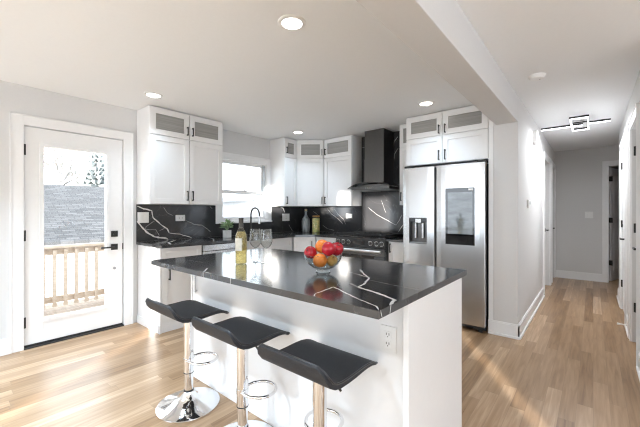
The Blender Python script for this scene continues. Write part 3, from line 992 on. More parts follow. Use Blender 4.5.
# ------------------------------------------------------------ wall plates
def plate_thing(name, label, cat, loc, rz, w, h, kind, group=None):
    """local front is -Y, origin at the plate's centre on the wall"""
    o = thing(name, label, cat, loc, rz, group)
    MB().box(-w / 2, w / 2, -0.006, 0, -h / 2, h / 2).build('plate', M['plate'], o, 0.002)
    if kind == 'duplex':
        for z in (-0.02, 0.02):
            s_ = MB().box(-0.017, 0.017, -0.008, -0.005, z - 0.015, z + 0.015).build('socket', M['plate'], o, 0.003)
            sl_ = MB().box(-0.008, -0.005, -0.0085, -0.0078, z - 0.002, z + 0.008).box(0.005, 0.008, -0.0085, -0.0078, z - 0.002, z + 0.008)
            sl_.cyl((0, -0.0085, z - 0.008), 0.0026, 0.0008, 8, axis='y').build('slot', M['darkgap'], s_)
    elif kind == 'duplex_h':
        for x in (-0.02, 0.02):
            s_ = MB().box(x - 0.015, x + 0.015, -0.008, -0.005, -0.017, 0.017).build('socket', M['plate'], o, 0.003)
            MB().box(x - 0.002, x + 0.008, -0.0085, -0.0078, -0.008, -0.005).box(x - 0.002, x + 0.008, -0.0085, -0.0078, 0.005, 0.008).build('slot', M['darkgap'], s_)
    else:
        n = kind
        for i in range(n):
            x = (i - (n - 1) / 2) * 0.046
            MB().box(x - 0.016, x + 0.016, -0.010, -0.005, -0.032, 0.032).build('rocker', M['plate'], o, 0.002)
    return o
plate_thing('light_switch', 'white double rocker switch on the backsplash nearest the back door', 'switch', (X2, 1.570, 1.19), PI / 2, 0.122, 0.122, 2)
plate_thing('outlet', 'white sideways outlet on the backsplash under the left upper cabinet', 'outlet', (X2, 2.01, 1.178), PI / 2, 0.122, 0.076, 'duplex_h')
plate_thing('outlet', 'white square outlet plate on the backsplash right of the window', 'outlet', (X2, 3.84, 1.16), PI / 2, 0.165, 0.122, 'duplex')
plate_thing('outlet', 'small white outlet on the backsplash left of the range', 'outlet', (-2.98, Y2, 1.186), 0, 0.116, 0.07, 'duplex_h')
plate_thing('outlet', 'white outlet on the white front of the kitchen island', 'outlet', (-0.688, 1.29, 0.703), 0, 0.078, 0.116, 'duplex')
plate_thing('outlet', 'faint white blank plate at the left end of the island front', 'outlet', (-2.322, 1.29, 0.717), 0, 0.045, 0.075, 1)
plate_thing('light_switch', 'white wall switch on the hall end wall', 'switch', (-0.057, YE, 1.193), 0, 0.115, 0.118, 2)
tm = thing('thermostat', 'white thermostat on the left hall wall near its corner', 'thermostat', (XH0, 4.345, 1.345), PI / 2)
MB().box(-0.055, 0.055, -0.022, 0, -0.045, 0.045).build('casing', M['plate'], tm, 0.006)
MB().box(-0.012, 0.035, -0.024, -0.021, -0.005, 0.028).build('display', M['greyplastic'], tm)
ch = thing('door_chime', 'white door chime box high on the left hall wall', 'chime', (XH0, 4.85, 2.10), PI / 2)
MB().box(-0.085, 0.085, -0.05, 0, 0, 0.155).build('cover', M['plate'], ch, 0.012)
MB().box(0.055, 0.078, -0.052, -0.004, 0.01, 0.145).build('side_grille', M['greyplastic'], ch, 0.003)

# ------------------------------------------------------------ kitchen island
isl = thing('kitchen_island', 'white panelled kitchen island with a seating overhang', 'island', (-2.35, 1.29, 0))
MB().box(0, 1.748, 0, 0.665, 0.0, 0.8835).build('island_body', M['cab'], isl, 0.001)
MB().box(1.748, 1.772, -0.036, 0.668, 0.0, 0.8835).build('end_panel', M['cab'], isl, 0.0015)
MB().box(-0.018, 0.0, -0.006, 0.668, 0.0, 0.8835).build('end_panel', M['cab'], isl, 0.0015)
for a, b in ((0.02, 0.43), (0.434, 0.868), (0.872, 1.306), (1.31, 1.74)):
    o = shaker(MB(), -b, -a, 0.115, 0.875).build('door', M['cab'], isl, 0.0015)
    o.rotation_euler = (0, 0, PI)
    o.location = (0, 0.665, 0)
MB().box(0.060, 0.068, -0.020, -0.010, 0.655, 0.79).box(0.060, 0.068, -0.012, 0, 0.66, 0.672).box(0.060, 0.068, -0.012, 0, 0.773, 0.785).build('pull_handle', M['steel'], isl, 0.001)

# ------------------------------------------------------------ bar stools
PROF = [(-0.194, 0.708), (-0.185, 0.690), (-0.171, 0.664), (-0.152, 0.643), (-0.128, 0.631), (-0.10, 0.626), (-0.05, 0.625),
        (0.0, 0.626), (0.05, 0.628), (0.09, 0.627), (0.125, 0.621), (0.155, 0.610), (0.178, 0.597), (0.195, 0.583)]
def seat_sheet(hw, p, th_fn, top=0.0, corner=0.035, nx=14):
    """a bent slab along the profile p, rounded corners"""
    n = len(p)
    tops, bots = [], []
    for i, (y, z) in enumerate(p):
        a, b = p[max(i - 1, 0)], p[min(i + 1, n - 1)]
        ty, tz = b[0] - a[0], b[1] - a[1]
        l = math.hypot(ty, tz)
        ny, nz = -tz / l, ty / l
        th = th_fn(i / (n - 1))
        tops.append((y + ny * top, z + nz * top))
        bots.append((y - ny * th, z - nz * th))
    vs = []
    for i in range(n):
        e = min(i, n - 1 - i)
        wx = hw - (corner * (1 - math.sin(min(1, e / 2.0) * PI / 2)))
        for j in range(nx + 1):
            u = -1 + 2 * j / nx
            vs.append((wx * u, tops[i][0], tops[i][1]))
        for j in range(nx + 1):
            u = -1 + 2 * j / nx
            vs.append((wx * u, bots[i][0], bots[i][1]))
    r = 2 * (nx + 1)
    fs = []
    for i in range(n - 1):
        for j in range(nx):
            fs.append((i * r + j, i * r + j + 1, (i + 1) * r + j + 1, (i + 1) * r + j))
            q = nx + 1
            fs.append((i * r + q + j, (i + 1) * r + q + j, (i + 1) * r + q + j + 1, i * r + q + j + 1))
        fs.append((i * r, (i + 1) * r, (i + 1) * r + nx + 1, i * r + nx + 1))
        fs.append((i * r + nx, i * r + 2 * nx + 1, (i + 1) * r + 2 * nx + 1, (i + 1) * r + nx))
    for i in (0, n - 1):
        for j in range(nx):
            q = (i * r + j, i * r + nx + 1 + j, i * r + nx + 2 + j, i * r + j + 1)
            fs.append(q if i == 0 else tuple(reversed(q)))
    return vs, fs

def make_stool(label, loc, foot_angle, lever_angle, lr=0.18, lz=0.53):
    st = thing('bar_stool', label, 'stool', loc, 0, 'bar stools along the island')
    base_ = MB().lathe([(0.0, 0.0), (0.190, 0.0), (0.195, 0.004), (0.194, 0.009), (0.180, 0.014), (0.150, 0.021), (0.110, 0.031), (0.075, 0.043), (0.050, 0.060), (0.038, 0.082), (0.034, 0.094), (0.0, 0.094)], n=48)
    base_.build('base', M['chrome'], st)
    MB().lathe([(0.0, 0.090), (0.0305, 0.090), (0.0305, 0.102), (0.0, 0.102)], n=28).build('base_collar', M['rubber'], st)
    MB().lathe([(0.0, 0.094), (0.0275, 0.094), (0.0275, 0.24), (0.0, 0.24)], n=32).build('lower_column', M['chrome'], st)
    MB().lathe([(0.0, 0.215), (0.031, 0.215), (0.031, 0.586), (0.0, 0.586)], n=32).build('upper_column', M['chrome'], st)
    MB().lathe([(0.0, 0.211), (0.0322, 0.211), (0.0322, 0.2155), (0.0, 0.2155)], n=32).build('column_ring', M['darkgap'], st)
    pts = []
    ca, sa = math.cos(foot_angle), math.sin(foot_angle)
    prof = [(0.0, 0.034), (0.05, 0.075)] + [(0.095 + 0.085 * math.cos(q), 0.085 * math.sin(q)) for q in [math.radians(d) for d in range(90, -91, -15)]] + [(0.05, -0.075), (0.0, -0.034)]
    for a, b in prof:
        pts.append((a * ca - b * sa, a * sa + b * ca, 0.295))
    fr = MB().tube(pts, 0.0085, 10)
    fr.lathe([(0.0, 0.283), (0.0335, 0.283), (0.0335, 0.307), (0.0, 0.307)], n=28)
    fr.build('footrest', M['chrome'], st)
    MB().box(-0.09, 0.09, -0.09, 0.09, 0.586, 0.594).box(-0.05, 0.05, -0.05, 0.05, 0.594, 0.604).build('mounting_plate', M['black'], st, 0.002)
    cl, sn = math.cos(lever_angle), math.sin(lever_angle)
    MB().tube([(0.03 * cl, 0.03 * sn, 0.580), (lr * 0.62 * cl, lr * 0.62 * sn, lz * 0.2 + 0.462), (lr * cl, lr * sn, lz)], 0.005, 8).build('height_lever', M['black'], st)
    sv, sf = seat_sheet(0.191, PROF, lambda u: 0.012 + 0.014 * math.sin(PI * min(1, u * 1.15)))
    so_ = MB().add(sv, sf, 0, True).build('seat', M['seat'], st)
    bv = so_.modifiers.new('bevel', 'BEVEL'); bv.width = 0.004; bv.segments = 2; bv.limit_method = 'ANGLE'; bv.angle_limit = math.radians(50)
    # welt that follows the seat's rim
    n = len(PROF)
    rim = []
    for s_ in (1, -1):
        rng = range(n) if s_ == 1 else range(n - 1, -1, -1)
        for i in rng:
            e = min(i, n - 1 - i)
            wx = 0.191 - (0.035 * (1 - math.sin(min(1, e / 2.0) * PI / 2)))
            rim.append((s_ * wx, PROF[i][0], PROF[i][1] - 0.002))
    MB().tube(rim, 0.0042, 6, closed=True).build('piping', M['piping'], so_)
    return st
SY = 1.085
make_stool('black bar stool with chrome base, farthest left and nearest the back door', (-2.028, SY, 0), math.radians(48), math.radians(140))
make_stool('black bar stool in the middle of the three at the island', (-1.455, SY, 0), math.radians(45), math.radians(-2))
make_stool('black bar stool nearest the camera, below the island outlet', (-0.91, SY, 0), math.radians(118), math.radians(-20), 0.165, 0.562)

# ------------------------------------------------------------ refrigerator
rf = thing('refrigerator', 'stainless side-by-side refrigerator with water dispenser and dark glass panel', 'refrigerator', (-1.752, 3.64, 0))
FW = 0.905
MB().box(0.008, FW - 0.005, 0.075, 0.63, 0.05, 1.765).build('cabinet', M['darkgap'], rf, 0.003)
def fdoor(x0, x1, z0, z1, hole=None):
    """door with a slightly bowed front"""
    mb = MB()
    n = 10
    xs = [x0 + (x1 - x0) * i / n for i in range(n + 1)]
    if hole:
        xs = sorted(set(xs) | {hole[0], hole[1]})
        xs = [q for q in xs if not (hole[0] < q < hole[1])]
    zs_ = [z0, z1] if not hole else [z0, hole[2], hole[3], z1]
    f = lambda q: 0.006 * (1 - math.cos(PI * 0.5 * abs((q - (x0 + x1) / 2) / ((x1 - x0) / 2)) ** 3))
    vs = [(q, f(q), z) for z in zs_ for q in xs] + [(q, 0.068, z) for z in zs_ for q in xs]
    k = len(xs)
    m = k * len(zs_)
    fs = []
    for r in range(len(zs_) - 1):
        for i in range(k - 1):
            if hole and r == 1 and xs[i] == hole[0]:
                continue
            fs.append((r * k + i, r * k + i + 1, (r + 1) * k + i + 1, (r + 1) * k + i))
            fs.append((m + r * k + i, m + (r + 1) * k + i, m + (r + 1) * k + i + 1, m + r * k + i + 1))
        fs.append((r * k, (r + 1) * k, m + (r + 1) * k, m + r * k))
        fs.append((r * k + k - 1, m + r * k + k - 1, m + (r + 1) * k + k - 1, (r + 1) * k + k - 1))
    t_ = (len(zs_) - 1) * k
    for i in range(k - 1):
        fs.append((i, m + i, m + i + 1, i + 1))
        fs.append((t_ + i, t_ + i + 1, m + t_ + i + 1, m + t_ + i))
    return mb.add(vs, fs)
hx0, hx1, hz0, hz1 = 0.080, 0.296, 0.885, 1.187
fd = fdoor(0.002, 0.379, 0.065, 1.772, (hx0, hx1, hz0, hz1)).build('freezer_door', M['steel'], rf, 0.004)
dm = MB().box(hx0, hx1, 0.060, 0.067, hz0, hz1)
dm.box(hx0, hx0 + 0.004, 0.004, 0.06, hz0, hz1).box(hx1 - 0.004, hx1, 0.004, 0.06, hz0, hz1)
ds = dm.box(hx0, hx1, 0.004, 0.06, hz0, hz0 + 0.004).box(hx0, hx1, 0.004, 0.06, hz1 - 0.004, hz1).build('dispenser', M['steeldark'], fd)
MB().box(hx0 + 0.006, hx1 - 0.006, 0.004, 0.05, hz1 - 0.052, hz1 - 0.006).build('dispenser_control', M['blackglass'], ds)
MB().box(hx0 + 0.075, hx0 + 0.145, 0.002, 0.05, hz1 - 0.060, hz1 - 0.012).build('spout', M['steel'], ds, 0.003)
MB().box(hx0 + 0.055, hx0 + 0.078, 0.030, 0.045, hz0 + 0.06, hz1 - 0.06).box(hx0 + 0.14, hx0 + 0.165, 0.030, 0.045, hz0 + 0.06, hz1 - 0.06).build('paddle', M['steel'], ds, 0.004)
MB().box(hx0 + 0.012, hx1 - 0.012, 0.004, 0.058, hz0 + 0.005, hz0 + 0.016).build('drip_tray', M['greyplastic'], ds)
rd = fdoor(0.403, FW - 0.002, 0.065, 1.772).build('fresh_food_door', M['steel'], rf, 0.004)
px0, px1, pz0, pz1 = 0.506, 0.806, 0.902, 1.512
gp = MB().box(px0, px1, -0.004, 0.02, pz0, pz1).build('glass_panel', M['blackglass'], rd, 0.002)
MB().box(px0 + 0.026, px1 - 0.020, -0.0048, -0.003, pz0 + 0.115, pz1 - 0.045).build('viewing_window', M['frosty'], gp)
MB().box(px1 - 0.062, px1 - 0.014, -0.0052, -0.004, pz1 - 0.030, pz1 - 0.010).build('badge', M['plate'], gp)
for x, d in ((0.379, 1), (0.403, -1)):
    MB().box(min(x, x + 0.007 * d), max(x, x + 0.0115 * d), 0.006, 0.062, 0.09, 1.75).build('pocket_handle', M['darkgap'], fd if d > 0 else rd)
MB().box(0.01, FW - 0.01, 0.085, 0.10, 0.012, 0.055).build('kick_grille', M['darkgap'], rf)
for x in (0.07, FW - 0.07):
    MB().box(x - 0.045, x + 0.045, 0.020, 0.085, 0.026, 0.060).cyl((x + 0.015, 0.05, 0.0), 0.022, 0.03, 14).build('foot', M['rubber'], rf)
for x in (0.05, FW - 0.045):
    MB().box(x - 0.04, x + 0.04, 0.02, 0.16, 1.774, 1.798).build('hinge_cover', M['darkgap'], rf, 0.004)

# ------------------------------------------------------------ gas range
rg = thing('gas_range', 'stainless and black gas range with five knobs and iron grates', 'range', (-2.762, 3.64, 0))
RWD = 0.774
MB().box(0.004, RWD - 0.004, 0.03, 0.645, 0.04, 0.895).build('oven_body', M['darkgap'], rg)
MB().box(0.0, RWD, 0.015, 0.644, 0.895, 0.928).build('cooktop', M['blackglass'], rg, 0.004)
vs = [(0, -0.012, 0.79), (RWD, -0.012, 0.79), (RWD, 0.016, 0.912), (0, 0.016, 0.912), (0, 0.05, 0.79), (RWD, 0.05, 0.79), (RWD, 0.05, 0.912), (0, 0.05, 0.912)]
MB().add(vs, [(0, 1, 2, 3), (5, 4, 7, 6), (0, 4, 5, 1), (3, 2, 6, 7), (0, 3, 7, 4), (1, 5, 6, 2)]).build('control_panel', M['black'], rg, 0.003)
MB().box(0.30, 0.47, -0.0075, 0.0, 0.822, 0.878).build('display', M['blackglass'], rg)
for x in (0.055, 0.14, 0.225, 0.565, 0.655, 0.73):
    k = MB().cyl((x, -0.002, 0.848), 0.027, 0.010, 20, axis='y', mx=Matrix.Translation((0, -0.010, 0)))
    k.cyl((x, -0.040, 0.848), 0.020, 0.032, 20, axis='y')
    k.box(x - 0.004, x + 0.004, -0.046, -0.038, 0.83, 0.866)
    k.build('knob', M['steeldark'], rg, 0.002)
    MB().lathe([(0.0275, 0), (0.0305, 0), (0.0305, 0.006), (0.0275, 0.006)], n=20, mx=Matrix.Translation((x, -0.009, 0.848)) @ Matrix.Rotation(PI / 2, 4, 'X')).build('knob_ring', M['satin'], rg)
od = MB().box(0.003, RWD - 0.003, -0.010, 0.03, 0.21, 0.783).build('oven_door', M['blackglass'], rg, 0.004)
MB().box(0.003, RWD - 0.003, -0.0125, 0.0, 0.69, 0.783).build('door_band', M['steeldark'], od, 0.003)
hb = MB().tube([(0.03, -0.066, 0.752), (RWD - 0.03, -0.066, 0.752)], 0.0185, 16)
for x in (0.06, RWD - 0.06):
    hb.box(x - 0.012, x + 0.012, -0.066, -0.010, 0.74, 0.764)
hb.build('handle', M['satin'], od)
MB().box(0.003, RWD - 0.003, -0.008, 0.03, 0.045, 0.20).build('storage_drawer', M['steel'], rg, 0.004)
for i in range(3):
    x0, x1 = 0.02 + i * 0.246, 0.02 + i * 0.246 + 0.242
    g = MB()
    for x in (x0 + 0.006, x1 - 0.006):
        g.box(x - 0.006, x + 0.006, 0.055, 0.60, 0.938, 0.958)
    for y in (0.055, 0.19, 0.325, 0.46, 0.595):
        g.box(x0, x1, y - 0.006, y + 0.006, 0.940, 0.962)
    g.box((x0 + x1) / 2 - 0.005, (x0 + x1) / 2 + 0.005, 0.055, 0.60, 0.942, 0.962)
    for x in (x0 + 0.006, x1 - 0.006):
        for y in (0.06, 0.59):
            g.box(x - 0.006, x + 0.006, y - 0.006, y + 0.006, 0.927, 0.94)
    g.build('grate', M['rubber'], rg, 0.002)
for x, y in ((0.14, 0.18), (0.14, 0.47), (0.387, 0.33), (0.634, 0.18), (0.634, 0.47)):
    MB().lathe([(0, 0.927), (0.045, 0.927), (0.045, 0.935), (0.032, 0.937), (0.032, 0.944), (0, 0.946)], (x, y, 0), 20).build('burner', M['rubber'], rg)

# ------------------------------------------------------------ range hood
hd = thing('range_hood', 'black chimney range hood with a curved glass canopy', 'hood', (-2.352, YB - 0.0145, 0))
MB().box(-0.152, 0.152, -0.30, 0, 1.66, 2.402).build('chimney', M['steeldark'], hd, 0.002)
MB().box(-0.156, 0.156, -0.304, 0, 1.655, 2.0).build('chimney_sleeve', M['steeldark'], hd, 0.002)
n = 24
hw = 0.376
vs = []
for i in range(n + 1):
    u = -1 + 2 * i / n
    z = 1.588 + 0.068 * (1 - u * u)
    yf = -0.50 + 0.10 * u * u
    for y, dz in ((yf, 0), (-0.002, 0), (-0.002, -0.008), (yf, -0.008)):
        vs.append((u * hw, y, z + dz))
fs = []
for i in range(n):
    for j in range(4):
        fs.append((i * 4 + j, i * 4 + (j + 1) % 4, (i + 1) * 4 + (j + 1) % 4, (i + 1) * 4 + j))
fs += [(0, 3, 2, 1), (n * 4, n * 4 + 1, n * 4 + 2, n * 4 + 3)]
gc = MB().add(vs, fs).build('glass_canopy', M['hoodglass'], hd)
eg = MB().tube([(vs[i * 4][0], vs[i * 4][1], vs[i * 4][2] - 0.004) for i in range(n + 1)], 0.006, 8)
eg.build('canopy_edge', M['black'], gc)
MB().box(-0.30, 0.30, -0.42, -0.003, 1.560, 1.605).box(-0.25, 0.25, -0.36, -0.003, 1.605, 1.640).build('motor_housing', M['steeldark'], hd, 0.004)
for x in (-0.15, 0.15):
    MB().box(x - 0.13, x + 0.13, -0.38, -0.06, 1.552, 1.5595).build('filter', M['greyplastic'], hd, 0.002)
for x in (-0.06, -0.03, 0.0, 0.03, 0.06):
    MB().cyl((x, -0.424, 1.583), 0.006, 0.006, 10, axis='y').build('button', M['steel'], hd)

# ------------------------------------------------------------ faucet
fa = thing('kitchen_faucet', 'dark gooseneck kitchen faucet below the window', 'faucet', (-3.85, 3.02, ZW + 0.0005))
MB().lathe([(0, 0), (0.027, 0), (0.027, 0.006), (0.020, 0.012), (0.018, 0.075), (0, 0.075)], n=20).build('base', M['black'], fa)
pts = [(0, 0, 0.07), (0, 0, 0.30)] + [(0.095 - 0.095 * math.cos(q), 0, 0.30 + 0.095 * math.sin(q)) for q in [math.radians(d) for d in range(15, 181, 15)]] + [(0.19, 0, 0.27)]
MB().tube(pts, 0.0125, 12).build('spout', M['black'], fa)
MB().lathe([(0, 0.17), (0.019, 0.17), (0.017, 0.215), (0.015, 0.275), (0, 0.275)], (0.19, 0, 0), 16).build('spray_head', M['steel'], fa)
MB().tube([(0, 0.018, 0.05), (0, 0.045, 0.055), (0.02, 0.06, 0.10)], 0.006, 8).build('handle', M['black'], fa)

# ------------------------------------------------------------ plant by the window
pp = thing('potted_plant', 'small leafy plant in a white cube pot on the worktop', 'plant', (-3.72, 2.525, ZW + 0.0005))
pm = MB().box(-0.052, 0.052, -0.052, 0.052, 0, 0.008)
for a in range(4):
    pm.box(-0.052, 0.052, -0.052, -0.044, 0.008, 0.106, mx=Matrix.Rotation(a * PI / 2, 4, 'Z'))
po_ = pm.build('pot', M['ceramic'], pp, 0.002)
so2 = MB().box(-0.044, 0.044, -0.044, 0.044, 0.008, 0.094).build('soil', M['soil'], pp)
for q in (po_, so2):
    q.scale = (0.76, 0.76, 0.90)
rnd = random.Random(9)
lf = MB()
for k in range(74):
    a = rnd.uniform(0, 2 * PI)
    el = rnd.uniform(0.15, 1.4)
    r = rnd.uniform(0.05, 0.118)
    c0 = Vector((0, 0, 0.118))
    d = Vector((math.cos(a) * math.cos(el), math.sin(a) * math.cos(el), math.sin(el) * 0.95))
    p = c0 + d * r
    side = d.cross(Vector((0, 0, 1)))
    side = side.normalized() if side.length > 0.01 else Vector((1, 0, 0))
    upv = side.cross(d).normalized()
    ln, wv = rnd.uniform(0.034, 0.052), rnd.uniform(0.015, 0.022)
    lf.add([p - d * ln * 0.5, p + side * wv + upv * 0.004, p + d * ln * 0.6 - upv * 0.006, p - side * wv + upv * 0.004, p - upv * 0.003],
           [(0, 1, 4), (1, 2, 4), (2, 3, 4), (3, 0, 4)], 0, True)
    if k % 4 == 0:
        lf.tube([(0, 0, 0.09), c0 + d * r * 0.5, p], 0.002, 5)
lf.build('foliage', M['leaf'], pp)

# ------------------------------------------------------------ wine bottle and glasses
wb = thing('wine_bottle', 'clear bottle of white wine with dark capsule on the island', 'bottle', (-1.782, 1.317, ZW + 0.0007))
MB().lathe([(0, 0.006), (0.020, 0.003), (0.034, 0.0), (0.0375, 0.006), (0.0375, 0.175), (0.035, 0.195), (0.024, 0.217), (0.0155, 0.235), (0.0140, 0.25), (0.0140, 0.296), (0.0155, 0.297), (0.0155, 0.303), (0.010, 0.303)], n=36).build('glass_body', M['bottle'], wb)
MB().lathe([(0, 0.010), (0.033, 0.005), (0.0362, 0.010), (0.0362, 0.174), (0.0336, 0.193), (0.024, 0.213), (0, 0.213)], n=36).build('wine', M['wine'], wb)
MB().lathe([(0.0146, 0.236), (0.0146, 0.294), (0.0160, 0.296), (0.0160, 0.305), (0, 0.3055)], n=24).build('capsule', M['foil'], wb)
lb = MB()
vs, fs = [], []
for i in range(19):
    q = math.radians(-160 + 130 * i / 18)
    vs += [(0.0379 * math.cos(q), 0.0379 * math.sin(q), 0.09), (0.0379 * math.cos(q), 0.0379 * math.sin(q), 0.172)]
fs = [(2 * i, 2 * i + 2, 2 * i + 3, 2 * i + 1) for i in range(18)]
lb.add(vs, fs, 0, True).build('label', M['paperlabel'], wb)

def wine_glass(label, x, y):
    g = thing('wine_glass', label, 'glass', (x, y, ZW + 0.0007), 0, 'wine glasses on the island')
    MB().lathe([(0, 0), (0.034, 0), (0.035, 0.0015), (0.030, 0.003), (0.010, 0.006), (0.005, 0.011), (0.0, 0.011)], n=32).build('foot', M['glass'], g)
    MB().lathe([(0.0048, 0.0095), (0.0038, 0.03), (0.0036, 0.08), (0.005, 0.098)], n=16).build('stem', M['glass'], g)
    out_ = [(0.002, 0.096), (0.008, 0.0975), (0.024, 0.108), (0.036, 0.126), (0.0415, 0.146), (0.0405, 0.170), (0.036, 0.200), (0.032, 0.226)]
    inn = [(r - 0.0014, z + 0.0012) for r, z in reversed(out_[1:])]
    MB().lathe(out_ + [(0.0313, 0.2268)] + inn + [(0.0, 0.0995)], n=36).build('bowl', M['glass'], g)
    return g
wine_glass('empty stemmed wine glass next to the bottle, left of the pair', -1.775, 1.431)
wine_glass('empty stemmed wine glass farther from the bottle, right of the pair', -1.690, 1.455)

# ------------------------------------------------------------ fruit bowl
BC = Vector((-1.192, 1.452, ZW + 0.0007))
bo = thing('fruit_bowl', 'round clear glass bowl of fruit on the island', 'bowl', BC)
out_ = [(0.0, 0.0), (0.040, 0.0), (0.043, 0.004), (0.036, 0.012), (0.034, 0.016), (0.060, 0.026), (0.086, 0.046), (0.102, 0.072), (0.110, 0.100)]
inn = [(0.107, 0.1005), (0.099, 0.073), (0.083, 0.048), (0.058, 0.029), (0.030, 0.020), (0.0, 0.019)]
MB().lathe(out_ + inn, n=48).build('bowl_body', M['bowl'], bo)
MB().tube([(0.1085 * math.cos(2 * PI * i / 40), 0.1085 * math.sin(2 * PI * i / 40), 0.1005) for i in range(40)], 0.0022, 6, closed=True).build('rim', M['bowl'], bo)

RV = Vector((math.cos(0.697), math.sin(0.697), 0))
FV = Vector((-math.sin(0.697), math.cos(0.697), 0))
def fruit(kind, label, a, b, z, r, tilt):
    o = thing(kind, label, kind.split('_')[-1], BC + RV * a + FV * b + Vector((0, 0, z)), 0, 'fruit in the glass bowl')
    o.rotation_euler = tilt
    if 'apple' in kind:
        prof = [(0.0, -0.80), (0.16, -0.90), (0.38, -0.92), (0.66, -0.74), (0.88, -0.40), (1.0, 0.05), (0.98, 0.40), (0.84, 0.72), (0.58, 0.90), (0.32, 0.90), (0.14, 0.78), (0.0, 0.66)]
        MB().lathe([(p * r, q * r) for p, q in prof], n=32).build('skin', M['pear'] if 'yellow' in kind else M['apple'], o)
        MB().tube([(0, 0, 0.66 * r), (0.05 * r, 0, 0.95 * r), (0.18 * r, 0, 1.2 * r)], [0.05 * r, 0.045 * r, 0.06 * r], 8).build('stem', M['stem'], o)
    else:
        prof = [(r * math.sin(PI * i / 20), -r * 0.96 * math.cos(PI * i / 20)) for i in range(21)]
        MB().lathe(prof, n=36).build('skin', M['orange'], o)
        MB().lathe([(0, 0.955), (0.09, 0.95), (0.10, 0.97), (0.05, 0.985), (0, 0.985)], n=10, mx=Matrix.Scale(r, 4)).build('stem', M['stem'], o)
    return o
fruit('orange', 'orange low at the front of the glass bowl', -0.018, -0.038, 0.070, 0.040, (0.8, 0.3, 0))
fruit('yellow_apple', 'yellow-brown fruit low on the right in the glass bowl', 0.050, -0.022, 0.064, 0.031, (0.5, 0.3, 0.5))
fruit('red_apple', 'red apple at the left rim of the glass bowl', -0.071, 0.012, 0.108, 0.036, (1.1, 0.0, -0.2))
fruit('red_apple', 'shiny red apple on top at the front middle of the bowl', 0.030, -0.038, 0.134, 0.040, (-0.5, 0.35, 0))
fruit('red_apple', 'red apple at the right rim of the glass bowl', 0.080, 0.022, 0.126, 0.038, (0.2, 0.5, 0))
fruit('orange', 'orange on top of the fruit pile, behind the red apples', -0.006, 0.034, 0.142, 0.041, (0.3, -0.5, 0))

# ------------------------------------------------------------ bottle and jar in the corner
bt = thing('glass_decanter', 'large smoky glass bottle with cork in the dark corner of the worktop', 'bottle', (-3.745, 4.10, ZW + 0.0005))
MB().lathe([(0, 0), (0.062, 0), (0.070, 0.01), (0.074, 0.07), (0.073, 0.18), (0.062, 0.225), (0.035, 0.262), (0.022, 0.285), (0.020, 0.335), (0.026, 0.338), (0.026, 0.35), (0, 0.35)], n=28).build('glass_body', M['decanter'], bt)
MB().lathe([(0, 0.348), (0.020, 0.35), (0.023, 0.385), (0, 0.388)], n=16).build('stopper', M['cork'], bt)
jr = thing('food_jar', 'tall jar of mixed yellow and green food beside the dark bottle', 'jar', (-3.545, 4.13, ZW + 0.0005))
MB().lathe([(0, 0.004), (0.060, 0.004), (0.062, 0.01), (0.062, 0.225), (0.05, 0.235), (0, 0.236)], n=24).build('contents', M['pasta'], jr)
MB().lathe([(0, 0), (0.064, 0), (0.066, 0.008), (0.066, 0.228), (0.056, 0.245), (0.056, 0.258)], n=24).build('glass_body', M['glass'], jr)
MB().lathe([(0, 0.256), (0.058, 0.256), (0.058, 0.274), (0, 0.276)], n=24).build('lid', M['pear'], jr)

# ------------------------------------------------------------ lamps and detectors
cans = [(-1.404, 1.411, 'round recessed ceiling light nearest the camera'),
        (-3.323, 1.412, 'round recessed ceiling light above the left upper cabinet'),
        (-3.278, 3.42, 'round recessed ceiling light by the corner cabinets'),
        (-1.359, 3.374, 'round recessed ceiling light above the refrigerator')]
cans += [(x, y, 'round ceiling fill light added out of view') for x in (-3.0, -1.4, 1.2, 2.8) for y in (-0.7, -2.5)]  # lamps added out of view to brighten floor and ceiling
for x, y, lab in cans:
    o = thing('recessed_light', lab, 'light', (x, y, ZC), 0, 'recessed kitchen lights' if y > 0 else 'added fill lights out of view')
    MB().lathe([(0.062, -0.001), (0.062, -0.009), (0.070, -0.010), (0.083, -0.005), (0.085, 0.0)], n=32).build('trim_ring', M['trim'], o)
    MB().lathe([(0, -0.006), (0.063, -0.006), (0.063, -0.001), (0, -0.001)], n=32).build('lens', M['canlens'], o)
    la = bpy.data.lights.new('downlight', 'AREA')
    la.shape = 'DISK'
    la.size = 0.12
    la.spread = math.radians(115)
    la.energy = CAN_W if y > 0 else FILL_W
    la.color = (0.66, 0.835, 1.0)
    lo = bpy.data.objects.new('downlight', la)
    lo.location = (0, 0, -0.014)
    lo.parent = o
    COL.objects.link(lo)
sm = thing('smoke_detector', 'round white smoke detector on the hall ceiling', 'detector', (-0.364, 3.293, ZC))
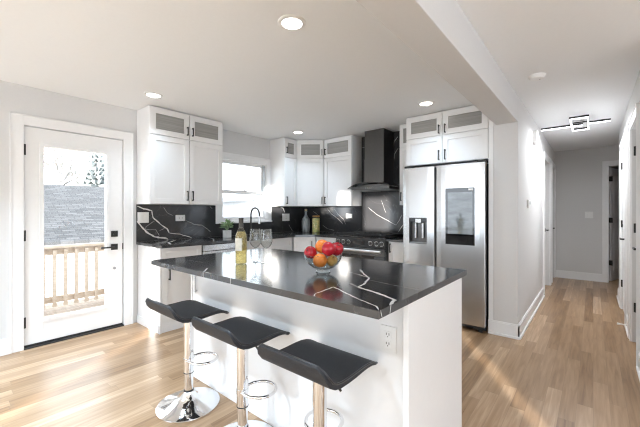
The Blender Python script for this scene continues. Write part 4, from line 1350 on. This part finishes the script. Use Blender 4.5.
MB().lathe([(0, -0.036), (0.035, -0.036), (0.052, -0.030), (0.058, -0.014), (0.062, -0.012), (0.064, 0.0), (0, 0)], n=32).build('cover', M['plate'], sm)
MB().lathe([(0, -0.0375), (0.006, -0.0375), (0.006, -0.0355), (0, -0.0355)], (0.02, 0.0, 0), 10).build('test_button', M['greyplastic'], sm)

hl = thing('hall_light', 'black-framed linear LED ceiling light in the hall', 'light', (-0.125, 5.13, ZC))
def bar(name, x0, x1, y0, y1, led_par=None):
    o = MB().box(x0, x1, y0, y1, -0.076, -0.054).build(name, M['black'], hl, 0.001)
    MB().box(x0 + 0.004, x1 - 0.004, y0 + 0.002, y1 - 0.002, -0.088, -0.076).build('led_strip', M['led'], o)
    return o
bar('long_bar', -0.405, 0.03, 0.05, 0.072)
bar('long_bar', 0.085, 0.285, 0.0, 0.022)
bar('square_bar', -0.09, 0.09, -0.36, -0.338)
bar('square_bar', -0.09, 0.09, 0.335, 0.357)
bar('square_bar', -0.09, -0.068, -0.338, 0.335)
bar('square_bar', 0.068, 0.09, -0.338, 0.335)
MB().box(-0.045, 0.045, -0.12, 0.12, -0.030, 0).box(-0.012, 0.012, -0.012, 0.012, -0.054, -0.03).build('canopy', M['plate'], hl, 0.003)
for x, y in ((0.0, -0.349), (0.0, 0.346)):
    la = bpy.data.lights.new('led_light', 'AREA')
    la.shape = 'RECTANGLE'
    la.size, la.size_y = 0.17, 0.016
    la.energy = HALL_W
    la.spread = math.radians(170)
    la.color = (0.94, 0.965, 1.0)
    lo = bpy.data.objects.new('led_light', la)
    lo.location = (x, y, -0.090)
    lo.parent = hl
    COL.objects.link(lo)
MB().box(-0.09, 0.09, -0.014, 0.014, -0.060, -0.048).build('cross_bar', M['black'], hl)
ds_ = thing('door_stop', 'white door stop sticking out of the right hall baseboard', 'door stop', (XH1 - 0.014, 4.72, 0.06), 0)
MB().tube([(0, 0, 0), (-0.065, 0, 0)], 0.007, 10).build('rod', M['plate'], ds_)
MB().tube([(-0.06, 0, 0), (-0.08, 0, 0)], 0.011, 12).build('rubber_tip', M['plate'], ds_)
